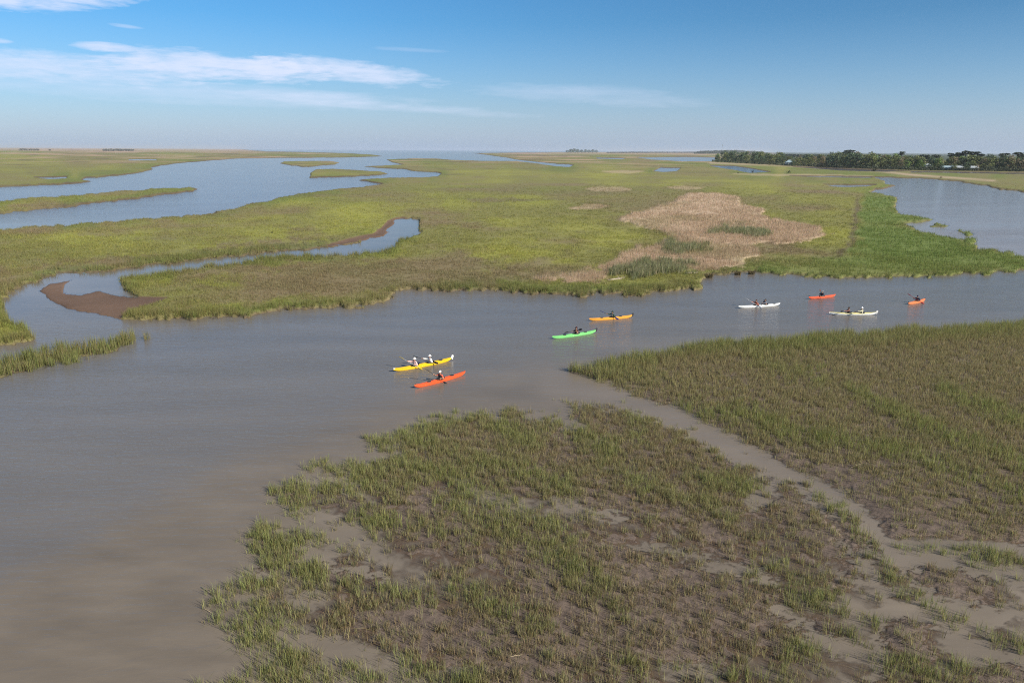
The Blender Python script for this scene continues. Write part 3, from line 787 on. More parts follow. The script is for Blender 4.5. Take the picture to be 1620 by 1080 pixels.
    tufts('reeds', x, y, np.maximum(f.h, -0.05), rng.integers(10, 18, n), rng.uniform(0.6, 1.1, n), np.full(n, 0.26), np.full(n, 0.026), 0.24, col, 2,
          'pale green reeds standing in the river off the bend with the mud spit', 'reeds', straw=0.08)
    # --- the wide marsh between river and lagoon
    x, y = sample_px((-260, 283, 1680, 560), 330000)
    f = fields(x, y)
    k = (f.land > 0.6) & (f.mud < -0.5) & (f.tan < 0.4) & (f.sle < -20) & (f.sld < -6) & (f.gin < 0.1)
    path = np.exp(-(d_line([(1357, 318), (1352, 345), (1350, 370), (1342, 395)], f.u, f.v) / 4.0) ** 2)
    k &= rng.uniform(0, 1, len(x)) < (1 - 0.8 * path) * (0.62 + 0.5 * fbm(x, y, 5, 3, 341, f.foot)) * sst(283, 310, f.v)
    x, y, f = x[k], y[k], sub(f, k); n = len(x)
    g0 = sub(f, slice(None)); g0.land = np.maximum(f.land, 4.5); col = ground_colour(g0, x, y) * 1.22
    bank = sst(9, 2, f.land)
    br = f.bright > 0
    col = mixc(col, np.array([0.27, 0.215, 0.10]), bank * (~br) * rng.uniform(0, 0.9, n))
    col = mixc(col, np.array([0.19, 0.23, 0.07]), bank * 0.5 * rng.uniform(0, 1, n))
    sc = np.clip(f.D / 95, 0.8, 3.2)
    tall = sst(12, 2, f.land) * (f.v > 380) * (f.u < 1110)
    H = (0.30 + 0.38 * tall + 0.12 * br) * rng.uniform(0.6, 1.35, n)
    tufts('marsh_grass', x, y, f.h, rng.integers(6, 11, n), H, 0.24 * sc, 0.030 * sc, 0.40, col, 1,
          'olive and yellow-green marsh grass covering the wide flat between river and lagoon', 'grass', straw=0.02, cvar=0.22)
    # --- dry pale reeds in the middle of it
    x, y = sample_px((840, 292, 1320, 455), 95000)
    f = fields(x, y)
    k = (f.tan > -4) & (f.gin < 0.3)
    k &= rng.uniform(0, 1, len(x)) < sst(-4, 5, f.tan) * 0.8 + 0.5 * fbm(x, y, 8, 3, 351, f.foot)
    x, y, f = x[k], y[k], sub(f, k); n = len(x)
    col = ground_colour(f, x, y)
    sc = np.clip(f.D / 95, 0.8, 3.0)
    tufts('dry_reeds', x, y, f.h - 0.1, rng.integers(5, 10, n), rng.uniform(0.40, 0.85, n), 0.30 * sc, 0.030 * sc, 0.30, col, 1,
          'dry tan reed bed in the middle of the marsh behind the white kayak', 'reeds', straw=0.2, cvar=0.2)
    x, y = sample_px((960, 355, 1230, 450), 30000)
    f = fields(x, y)
    k = (f.gin > 0.05) & (rng.uniform(0, 1, len(x)) < 0.55 + 0.6 * fbm(x, y, 4, 3, 371))
    x, y, f = x[k], y[k], sub(f, k); n = len(x)
    sc = np.clip(f.D / 95, 0.8, 3.0)
    col = mixc(np.broadcast_to(np.array([0.19, 0.215, 0.095]), (n, 3)), np.array([0.42, 0.38, 0.25]), rng.uniform(0, 1, n) ** 2)
    tufts('green_rushes', x, y, f.h, rng.integers(5, 9, n), rng.uniform(0.7, 1.3, n), 0.3 * sc, 0.05 * sc, 0.4, col, 1,
          'green rushes growing in clumps among the dry tan reeds', 'reeds', straw=0.05)


build_grass()


# ------------------------------------------------------------------ trees, shrubs and far woods
def tube(pts, rad, sides=7):
    """verts, faces of a tapering tube through pts"""
    pts = [Vector(p) for p in pts]; V, Fc = [], []
    for i, p in enumerate(pts):
        d = (pts[min(i + 1, len(pts) - 1)] - pts[max(i - 1, 0)]).normalized()
        a = d.orthogonal().normalized(); b = d.cross(a)
        for k in range(sides):
            t = 2 * math.pi * k / sides
            V.append(p + (a * math.cos(t) + b * math.sin(t)) * rad[i])
    for i in range(len(pts) - 1):
        for k in range(sides):
            k2 = (k + 1) % sides
            Fc.append((i * sides + k, i * sides + k2, (i + 1) * sides + k2, (i + 1) * sides + k))
    Fc.append(tuple(range(sides))[::-1]); Fc.append(tuple((len(pts) - 1) * sides + k for k in range(sides)))
    return V, Fc


def merge(parts):
    V, Fc = [], []
    for v, f in parts:
        o = len(V); V += list(v); Fc += [tuple(i + o for i in q) for q in f]
    return V, Fc


def leaf_mesh(name, C, size, col, flat=0.0):
    n = len(C)
    nrm = rng.normal(0, 1, (n, 3)); nrm[:, 2] = np.abs(nrm[:, 2]) + 0.35 + flat
    nrm /= np.linalg.norm(nrm, axis=1)[:, None]
    a = np.cross(nrm, rng.normal(0, 1, (n, 3))); a /= np.linalg.norm(a, axis=1)[:, None]
    b = np.cross(nrm, a)
    a = a * size[:, None]; b = b * (size * rng.uniform(0.5, 0.9, n))[:, None]
    V = np.stack([C - a, C - b * 0.9, C + a, C + b], 1).reshape(-1, 3)
    q = np.arange(n * 4)
    return mesh_np(name, V, q, np.arange(n) * 4, np.full(n, 4), M_LEAF, np.repeat(np.clip(col, 0.008, 0.8), 4, 0))


M_BARK = mat_plain('bark', (0.12, 0.095, 0.07), 0.9, 0.25, 3.0, 0.1)
M_BARKPALE = mat_plain('pale_bark', (0.36, 0.31, 0.25), 0.9, 0.2, 3.0, 0.1)
TREE_KINDS = {
    # height, crown radius, blobs, leaves, colour, shape
    'dark': ((0.100, 0.140, 0.078), 'round'),
    'olive': ((0.180, 0.205, 0.084), 'round'),
    'bright': ((0.170, 0.250, 0.075), 'round'),
    'brown': ((0.240, 0.200, 0.125), 'thin'),
    'pine': ((0.080, 0.105, 0.066), 'flat'),
}


def make_tree(kind, H, name, label, group):
    colr, shape = TREE_KINDS[kind]
    root = empty(name); tag(root, label, 'tree', group)
    limbs = []
    trunk_h = H * (0.80 if shape == 'flat' else 0.62)
    lean = Vector((random.uniform(-.05, .05) * H, random.uniform(-.05, .05) * H, 0))
    top = Vector((0, 0, trunk_h)) + lean
    r0 = 0.028 * H
    limbs.append(tube([Vector((0, 0, -0.6)), Vector((0, 0, trunk_h * .3)) + lean * .2, Vector((0, 0, trunk_h * .65)) + lean * .6, top], [r0 * 1.25, r0, r0 * .75, r0 * .4]))
    blobs = []
    nb = {'round': 17, 'thin': 15, 'flat': 9}[shape]
    for i in range(nb):
        a = i * 2.4 + random.uniform(-.4, .4)
        if shape == 'flat':
            rr = H * random.uniform(0.04, 0.30); z = H * random.uniform(0.80, 0.95); br = (H * random.uniform(.09, .15), H * random.uniform(.035, .055))
        else:
            t = (i + .5) / nb
            z = H * lerp(0.16, 0.88, t) + H * random.uniform(-.05, .05)
            prof = math.sin(math.pi * min(1, 0.22 + 0.78 * t)) ** 0.55
            rr = H * 0.30 * prof * random.uniform(0.45, 1.1); s = random.uniform(.10, .17) * (1 if shape == 'round' else .8)
            br = (H * s, H * s * .8)
        c = Vector((math.cos(a) * rr, math.sin(a) * rr, z)) + lean * (z / H)
        blobs.append((c, br))
        if i % 2 == 0:
            s0 = Vector((0, 0, max(0.12 * H, min(trunk_h * .95, z - .14 * H)))) + lean * .6
            limbs.append(tube([s0, s0.lerp(c, .55) + Vector((0, 0, .02 * H)), c], [r0 * .42, r0 * .28, r0 * .1], 5))
    v, f = merge(limbs)
    ob('trunk', mesh_py('trunk', v, f, M_BARK), root)
    C, S, K = [], [], []
    per = {'round': 62, 'thin': 34, 'flat': 62}[shape]
    for c, (rx, rz) in blobs:
        n = int(per * random.uniform(.7, 1.3))
        d = rng.normal(0, 1, (n, 3)); d /= np.linalg.norm(d, axis=1)[:, None]
        d *= (rng.uniform(0, 1, n) ** .45)[:, None]
        C.append(np.array(c) + d * np.array([rx, rx, rz]))
        S.append(rng.uniform(.022, .040, n) * H)
        tone = random.uniform(.65, 1.4)
        K.append(np.array(colr) * tone * (1 + rng.normal(0, .2, (n, 1))).clip(.4, 1.7))
    ob('crown', leaf_mesh('crown', np.concatenate(C), np.concatenate(S), np.concatenate(K), .6 if shape == 'flat' else 0), root)
    return root


def dup(root, loc, rz, scale, label=None):
    r = root.copy(); link(r); r.location = loc; r.rotation_euler = (0, 0, rz); r.scale = scale
    if label: r['label'] = label
    for ch in list(root.children):
        c = ch.copy(); link(c); c.parent = r
        for g in list(ch.children):
            d = g.copy(); link(d); d.parent = c
    return r


WOOD_BASE = [(1132, 257), (1180, 259.5), (1245, 263), (1320, 266), (1440, 270), (1620, 272.5), (1900, 276)]
WOOD_TOP = [(1128, 249), (1138, 240), (1150, 237.5), (1200, 238.5), (1230, 241), (1250, 246), (1270, 245), (1285, 243), (1330, 239.5), (1355, 238.5), (1375, 240), (1395, 243),
            (1420, 242), (1440, 246), (1465, 247), (1490, 247), (1520, 243.5), (1550, 243), (1570, 246.5), (1600, 245), (1640, 246), (1900, 248)]


def interp(tab, u):
    return float(np.interp(u, [p[0] for p in tab], [p[1] for p in tab])) - (1.6 if tab is WOOD_TOP else 0.0)


def put_height(u, vb, vt):
    """ground point under pixel (u, vb) and the height that reaches pixel row vt above it"""
    p = gp(u, vb); d = ray(u, vt)
    t = math.hypot(p[0], p[1]) / math.hypot(float(d[0]), float(d[1]))
    return p, CAM_H + t * float(d[2])


def build_wood():
    grp = 'trees of the wood along the far shore'
    texts = {'dark': 'dark dense evergreen tree in the wood along the far shore', 'olive': 'olive green leafy tree in the wood along the far shore',
             'bright': 'fresh light green tree in the wood along the far shore', 'brown': 'thin brownish half bare tree in the wood along the far shore',
             'pine': 'flat topped umbrella pine standing out above the wood on the far shore'}
    protos = {k: [] for k in texts}
    used = set()
    for k in texts:
        for i in range(3 if k in ('dark', 'olive') else 2):
            protos[k].append(make_tree(k, 10.0, {'pine': 'umbrella_pine'}.get(k, 'leafy_tree'), texts[k], grp + ' (' + {'pine': 'umbrella pines', 'dark': 'dark evergreens', 'olive': 'olive green', 'bright': 'light green', 'brown': 'brownish'}[k] + ')'))
    spots = []
    u = 1136.0
    while u < 1760:
        px = 1080 / (gp(u, interp(WOOD_BASE, u))[1] + 1)      # pixels per metre there
        for row, back in ((0, 0.0), (1, 0.9), (2, 2.0)):
            vb = interp(WOOD_BASE, u) - back - 0.8
            vt = interp(WOOD_TOP, u) + {0: random.uniform(3.5, 10), 1: random.uniform(1.0, 5), 2: random.uniform(-1.6, 3.5)}[row]
            if u < 1150: vt = max(vt, interp(WOOD_TOP, u))
            uu = u + random.uniform(-4, 4)
            kind = random.choices(['dark', 'olive', 'bright', 'brown'], [3, 3.4, 1.0, .8] if u > 1250 else [5, 2.5, .5, .6])[0]
            if 1430 < uu < 1462 and row == 0: kind = 'bright'
            if 1500 < uu < 1640 and row < 2: kind = random.choice(['olive', 'brown', 'olive', 'dark'])
            house = (1484 < uu < 1526 or 1528 < uu < 1550 or 1238 < uu < 1258 or 1464 < uu < 1471)
            if house and row == 0: continue
            spots.append((uu, vb, vt, kind))
        u += random.uniform(9.5, 13.5)
    for uu, vt in ((1458, 245.5), (1464, 246), (1478, 245.5), (1500, 243), (1513, 242), (1523, 239.3), (1533, 241), (1541, 241), (1549, 244.5), (1584, 243), (1606, 242), (1615, 245), (1340, 238), (1424, 241)):
        spots.append((uu, interp(WOOD_BASE, uu) - 2.2, vt - 1.5, 'pine'))
    for uu, kind, vt in ((1508.5, 'olive', 258), (1527, 'dark', 256), (1489, 'dark', 258.5), (1545, 'brown', 259), (1470, 'dark', 258), (1254, 'dark', 252)):
        spots.append((uu, interp(WOOD_BASE, uu) - 0.2, vt, kind))
    for (uu, vb, vt, kind) in spots:
        p, H = put_height(uu, vb, vt)
        pr = random.choice(protos[kind])
        w = random.uniform(.9, 1.25) * (1.25 if kind in ('dark', 'olive') else 1.0)
        sc = (H / 10 * w, H / 10 * w, H / 10)
        if pr.name not in used:
            used.add(pr.name)
            pr.location = p; pr.scale = sc; pr.rotation_euler = (0, 0, random.uniform(0, 6.3))
        else:
            dup(pr, p, random.uniform(0, 6.3), sc)
    for k in protos:
        for pr in protos[k]:
            if pr.name not in used:
                for c in list(pr.children): bpy.data.objects.remove(c)
                bpy.data.objects.remove(pr)
    # the low scrub that closes the foot of the wood
    us = np.arange(1126, 1780, 0.03)
    n = len(us)
    vb = np.interp(us, [p[0] for p in WOOD_BASE], [p[1] for p in WOOD_BASE]) + rng.uniform(-1.6, 0.15, n)
    P = gp(us, vb)
    hmax = 4.4 + 1.6 * fbm(us / 9, us * 0, 1, 3, 401) + 1.0 * fbm(us / 2, us * 0, 1, 2, 405)
    hmax = hmax.clip(2, 7) * 0.85
    for uh, wh in ((1247, 9), (1499, 14), (1518, 10), (1540, 9), (1466, 4)):
        hmax = hmax * (1 - 0.22 * np.exp(-((us - uh) / wh) ** 2))
    P[:, 2] = rng.uniform(0, 1, n) ** .8 * hmax
    c = np.array([0.068, 0.080, 0.048]) * (1 + .35 * fbm(us / 6, us * 0, 1, 3, 409)[:, None]) * (1 + rng.normal(0, .2, (n, 1))).clip(.4, 1.6)
    tag(ob('undergrowth', leaf_mesh('undergrowth', P, rng.uniform(.45, .95, n), c)), 'dark scrub closing the foot of the wood along the far shore', 'undergrowth', kind='stuff')


def leaf_mass(name, us, vb, vt, colr, n, size, label, cat):
    """a far wood that reads as one mass: leaf clumps over the strip us, foot row vb, top rows vt(u)"""
    u = rng.uniform(us[0], us[1], n)
    P = gp(u, np.full(n, vb)); t = np.hypot(P[:, 0], P[:, 1])
    d = ray(u, np.interp(u, *vt)); H = CAM_H + t / np.hypot(d[:, 0], d[:, 1]) * d[:, 2]
    H = H * (1 + .12 * fbm(u * 1.1, u * 0, 1, 3, 421))
    P[:, :2] *= (1 + rng.uniform(0, .05, n))[:, None]
    P[:, 2] = rng.uniform(0, 1, n) ** .7 * H
    c = np.array(colr) * (1 + .25 * fbm(u / 3, P[:, 2] / 6, 1, 3, 425)[:, None]) * (1 + rng.normal(0, .2, (n, 1))).clip(.4, 1.7)
    return tag(ob(name, leaf_mesh(name, P, rng.uniform(.7, 1.3, n) * size, c)), label, cat, kind='stuff')


def build_far():
    grp = 'trees of the small far wood on the horizon'
    t0 = make_tree('dark', 10.0, 'leafy_tree', 'dark tree of the small isolated wood on the horizon', grp)
    first = True
    for uu, vt in ((897, 237.3), (903, 235.4), (908, 234.8), (914, 235.8), (920, 236.6), (926, 236.2), (932, 236.8), (938, 236.3), (943, 237)):
        p, H = put_height(uu, 242.0, vt)
        sc = (H / 10 * 2.0, H / 10 * 2.0, H / 10)
        if first: t0.location = p; t0.scale = sc; first = False
        else: dup(t0, p, random.uniform(0, 6), sc)
    leaf_mass('far_woods', (1098, 1215), 243.5, ([1098, 1108, 1120, 1140, 1165, 1180, 1195, 1215], [241.2, 239.2, 239, 238, 237.8, 239, 239.5, 242.5]), (0.075, 0.085, 0.055), 5200, 5.0,
              'far wooded rise with a thin tower on the horizon', 'woods')
    leaf_mass('far_woods', (1235, 1300), 249.5, ([1235, 1260, 1300], [245.5, 245, 245.5]), (0.06, 0.075, 0.045), 2500, 3.2, 'green wood seen behind the gap beside the pale roofed house', 'woods')
    leaf_mass('far_woods', (960, 1100), 242.2, ([960, 1000, 1050, 1100], [241.3, 240.6, 240.6, 240.2]), (0.08, 0.08, 0.06), 3000, 5.0, 'thin dark line of woods stretching between the small wood and the rise', 'woods')
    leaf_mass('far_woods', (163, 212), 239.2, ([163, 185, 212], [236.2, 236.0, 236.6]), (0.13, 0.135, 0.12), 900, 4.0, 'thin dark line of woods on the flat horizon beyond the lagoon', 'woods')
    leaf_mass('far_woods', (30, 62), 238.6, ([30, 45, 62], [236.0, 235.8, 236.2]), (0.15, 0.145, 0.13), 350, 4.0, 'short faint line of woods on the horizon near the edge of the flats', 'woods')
    # lone bushes on the flats
    def bush(u, vb, vt, colr, label, name='bush', nl=150, wide=1.0):
        p, H = put_height(u, vb, vt)
        r = empty(name, p); tag(r, label, 'bush')
        H = max(H, 0.6)
        limbs = [tube([(0, 0, -.2), (math.cos(a) * H * .15, math.sin(a) * H * .15, H * .4), (math.cos(a) * H * .35 * wide, math.sin(a) * H * .35, H * .75)], [H * .03, H * .022, H * .008], 5) for a in (0.3, 1.7, 2.9, 4.1, 5.3)]
        v, f = merge(limbs); ob('stem', mesh_py('stem', v, f, M_BARK), r)
        d = rng.normal(0, 1, (nl, 3)); d /= np.linalg.norm(d, axis=1)[:, None]; d *= (rng.uniform(0, 1, nl) ** .4)[:, None]
        C = d * np.array([H * .75 * wide, H * .7, H * .45]) * (1 + .25 * np.sin(d[:, :1] * 5)) + np.array([0, 0, H * .52])
        ob('foliage', leaf_mesh('foliage', C, rng.uniform(.07, .13, nl) * H, np.array(colr) * (1 + rng.normal(0, .22, (nl, 1))).clip(.4, 1.7)), r)
        return r
    bush(1248, 274.6, 270.0, (0.045, 0.06, 0.03), 'dark round bush alone on the marsh below the pale roofed house')
    bush(1382, 271.8, 266.6, (0.04, 0.055, 0.028), 'tall dark bush on the sandy bank at the head of the wide channel')
    bush(1190.5, 272.6, 269.6, (0.05, 0.055, 0.045), 'small dark bush at the edge of the narrow far channel')
    bush(1167.5, 275, 272.5, (0.07, 0.065, 0.045), 'low brownish bush on the pale strip beside the narrow far channel')
    bush(1488, 282.6, 279.2, (0.06, 0.07, 0.03), 'low green bush on the eroded edge of the wide channel')
    bush(1204, 372.5, 366.5, (0.05, 0.085, 0.035), 'dark green bush inside the dry tan reed bed', nl=220, wide=1.4)
    bush(430, 370.5, 366.5, (0.06, 0.07, 0.03), 'small dark bush on the yellow-green marsh beside the winding creek')
    bush(79, 239.0, 236.0, (0.05, 0.05, 0.045), 'dark clump alone on the pale flats at the horizon')


def build_houses():
    wall = mat_plain('white_render', (0.42, 0.42, 0.40), 0.9, .06); roofp = mat_plain('pale_blue_roof', (0.30, 0.40, 0.45), 0.6, .08)
    roofw = mat_plain('whitish_roof', (0.40, 0.44, 0.46), .6, .08); glass = mat_plain('window_glass', (0.03, 0.04, 0.05), .15, .02)
    roofr = mat_plain('clay_roof', (0.38, 0.17, 0.11), .8, .15); timber = mat_plain('painted_timber', (0.22, .3, .34), .7, .08); wood = mat_plain('door_timber', (.12, .08, .05), .7, .1)

    def boxv(x0, x1, y0, y1, z0, z1):
        v = [(x0, y0, z0), (x1, y0, z0), (x1, y1, z0), (x0, y1, z0), (x0, y0, z1), (x1, y0, z1), (x1, y1, z1), (x0, y1, z1)]
        return v, [(0, 3, 2, 1), (4, 5, 6, 7), (0, 1, 5, 4), (1, 2, 6, 5), (2, 3, 7, 6), (3, 0, 4, 7)]

    def house(u, vb, w, d, hw, hr, m_wall, m_roof, label, gable=True, chimney=False, z0=0.0):
        p = gp(u, vb); rz = math.atan2(-p[0], p[1]) * .6
        r = empty('house', (p[0], p[1], 0), rz); tag(r, label, 'house')
        v, f = boxv(-w / 2, w / 2, -d / 2, d / 2, -.5, hw); ob('wall', mesh_py('wall', v, f, m_wall, False), r)
        o = .45
        # solid pitched roof with eaves; the ridge runs across the view
        if gable:
            v = [(-w / 2 - o, -d / 2 - o, hw), (w / 2 + o, -d / 2 - o, hw), (w / 2 + o, d / 2 + o, hw), (-w / 2 - o, d / 2 + o, hw), (-w / 2 - o, 0, hw + hr), (w / 2 + o, 0, hw + hr)]
        else:
            v = [(-w / 2 - o, -d / 2 - o, hw), (w / 2 + o, -d / 2 - o, hw), (w / 2 + o, d / 2 + o, hw), (-w / 2 - o, d / 2 + o, hw), (-w * .12, 0, hw + hr), (w * .12, 0, hw + hr)]
        f = [(0, 3, 2, 1), (0, 1, 5, 4), (2, 3, 4, 5), (1, 2, 5), (3, 0, 4)]
        rf = ob('roof', mesh_py('roof', v, f, m_roof, False), r); rf.location.z = .004
        if chimney:
            v, f = boxv(w * .2, w * .2 + .8, -.4, .4, hw + hr * .3, hw + hr + .9); ob('chimney', mesh_py('chimney', v, f, m_wall, False), rf)
        nwin = max(2, int(w / 3.2))
        for i in range(nwin):
            x = -w / 2 + w * (i + .5) / nwin
            if i == nwin // 2:
                v, f = boxv(x - .5, x + .5, -d / 2 - .06, -d / 2 + .05, 0, 2.1); ob('door', mesh_py('door', v, f, wood, False), r)
            else:
                v, f = boxv(x - .65, x + .65, -d / 2 - .05, -d / 2 + .05, .95, 2.2); wd = ob('window', mesh_py('window', v, f, timber, False), r)
                v, f = boxv(x - .55, x + .55, -d / 2 - .07, -d / 2 - .052, 1.05, 2.1); ob('pane', mesh_py('pane', v, f, glass, False), wd)
        return r
    house(1248, 262.6, 10, 8, 4.6, 3.4, wall, roofp, 'house with a pale blue hipped roof among dark trees at the end of the wood', gable=False)
    house(1499, 270.4, 12, 8, 3.3, 2.0, timber, roofp, 'long low house with pale blue roof half hidden in the wood', chimney=True)
    house(1517, 270.2, 8, 7, 3.2, 2.0, wall, roofw, 'white walled house with whitish roof next to the long blue roofed one', chimney=True)
    house(1540, 270.8, 7, 6, 3.4, 1.9, wall, roofw, 'small white house with whitish roof standing apart among brownish trees')
    house(1466.5, 269.4, 6.5, 6, 5.4, 1.5, wall, roofw, 'narrow tall white house showing between dark trees beside the light green one', gable=False)
    # thin tower on the rise
    p, H = put_height(1142, 243.0, 228.0)
    r = empty('tower', p); tag(r, 'thin dark tower with a wider head rising above the far wooded rise', 'tower')
    steel = mat_plain('hazed_tower_steel', (0.20, 0.21, 0.22), .6, .1)  # steel colour lightened to stand in for haze at this distance
    legs = []
    for a in range(4):
        c, s = math.cos(a * math.pi / 2 + .78), math.sin(a * math.pi / 2 + .78)
        legs.append(tube([(c * 1.6, s * 1.6, 0), (c * .7, s * .7, H * .8)], [.18, .14], 5))
    for k in range(6):
        z = H * .8 * (k + .5) / 6; q = lerp(1.6, .7, z / (H * .8))
        legs.append(tube([(q * .7, q * .7, z), (-q * .7, q * .7, z + H * .06), (-q * .7, -q * .7, z), (q * .7, -q * .7, z + H * .06)], [.09] * 4, 4))
    v, f = merge(legs); ob('lattice', mesh_py('lattice', v, f, steel), r)
    v, f = tube([(0, 0, H * .78), (0, 0, H * .80), (0, 0, H * .92), (0, 0, H * .95), (0, 0, H)], [.8, 1.7, 1.7, 1.0, .3], 12); ob('tank', mesh_py('tank', v, f, steel), r)


build_wood()
build_far()
build_houses()


# ------------------------------------------------------------------ things on the shores
def build_shore():
    straw = mat_plain('dry_reed', (0.42, 0.34, 0.22), .8, .15, 8); drift = mat_plain('driftwood', (0.33, 0.28, 0.22), .9, .2, 4)
    for (a, b, label) in (((318, 929), (334, 940), 'broken pale reed stem floating beside the left tip of the mud flat, upper of two'),
                          ((318, 961), (335, 970), 'broken pale reed stem floating beside the left tip of the mud flat, lower of two'),
                          ((804, 1044), (826, 1041), 'pale broken reed stalk lying on the bare mud with its cut end up'),
                          ((1345, 743), (1362, 737), 'bleached reed stalk lying in a gap of the dense grass')):
        p, q = gp(*a), gp(*b)
        z = .015 if a[0] < 400 else .14
        m = (p + q) / 2; L = np.linalg.norm(q - p); rz = math.atan2(q[1] - p[1], q[0] - p[0])
        v, f = merge([tube([(-L / 2, 0, 0), (-L * .1, .03 * L, .012), (L / 2, 0, .03)], [.016, .014, .006], 6), tube([(-L * .1, .03 * L, .012), (L * .12, .12 * L, .05)], [.007, .002], 5)])
        o = ob('broken_reed', mesh_py('broken_reed', v, f, straw), None, (m[0], m[1], z)); o.rotation_euler = (0, 0, rz)
        tag(o, label, 'reed stem')
    for (a, b, label) in (((962, 447.5), (990, 442.5), 'grey driftwood log along the foot of the tan reeds, beside the green spit'),
                          ((1085, 436.2), (1104, 434.6), 'grey driftwood log on the bare shore below the green rushes')):
        p, q = gp(*a), gp(*b); m = (p + q) / 2; L = np.linalg.norm(q - p)
        v, f = merge([tube([(-L / 2, 0, 0), (-L * .2, .12, .05), (L * .2, -.1, .02), (L / 2, .15, .08)], [.2, .18, .15, .07], 8), tube([(L * .1, -.05, .03), (L * .18, .5, .35)], [.06, .02], 6)])
        o = ob('driftwood_log', mesh_py('driftwood_log', v, f, drift), None, (m[0], m[1], .28)); o.rotation_euler = (0, 0, math.atan2(q[1] - p[1], q[0] - p[0]))
        tag(o, label, 'log')
    for (u, vb, vt, label) in ((1120, 438.5, 430.5, 'dark reed tussock at the end of the bare shore, widest of three'), (1167, 434.5, 428, 'short dark reed tussock at the waterline, middle of three'),
                               (1189, 433.5, 426.5, 'slim upright reed tussock at the waterline next to the bright green bank')):
        p, H = put_height(u, vb, vt); n = 120
        a = rng.uniform(0, 6.3, n); r = np.sqrt(rng.uniform(0, 1, n)) * (.75 if u == 1120 else .45)
        P = np.stack([np.cos(a) * r, np.sin(a) * r, np.full(n, -.1)], 1)
        col = mixc(np.broadcast_to(np.array([.10, .085, .045]), (n, 3)), np.array([.22, .17, .09]), rng.uniform(0, 1, n))
        me = blade_mesh('reed_tussock', P, np.full(n, H) * rng.uniform(.7, 1.1, n), np.full(n, .09), np.full(n, .25 * H), a, col, 2)
        tag(ob('reed_tussock', me, None, p), label, 'reed tussock')


build_shore()


# ------------------------------------------------------------------ kayaks
def hull_mats(colr, name):
    return mat_plain(name, colr, .32, .05, 6.0, .5)


M_BLACK = mat_plain('black_rubber', (0.018, 0.018, 0.02), .6, .1)
M_SEAT = mat_plain('seat_foam', (0.03, 0.03, 0.033), .8, .1)
M_WHITE = mat_plain('white_plastic', (0.75, 0.75, 0.73), .4, .04)
M_ROPE = mat_plain('deck_line', (0.05, 0.05, 0.055), .8, .1)


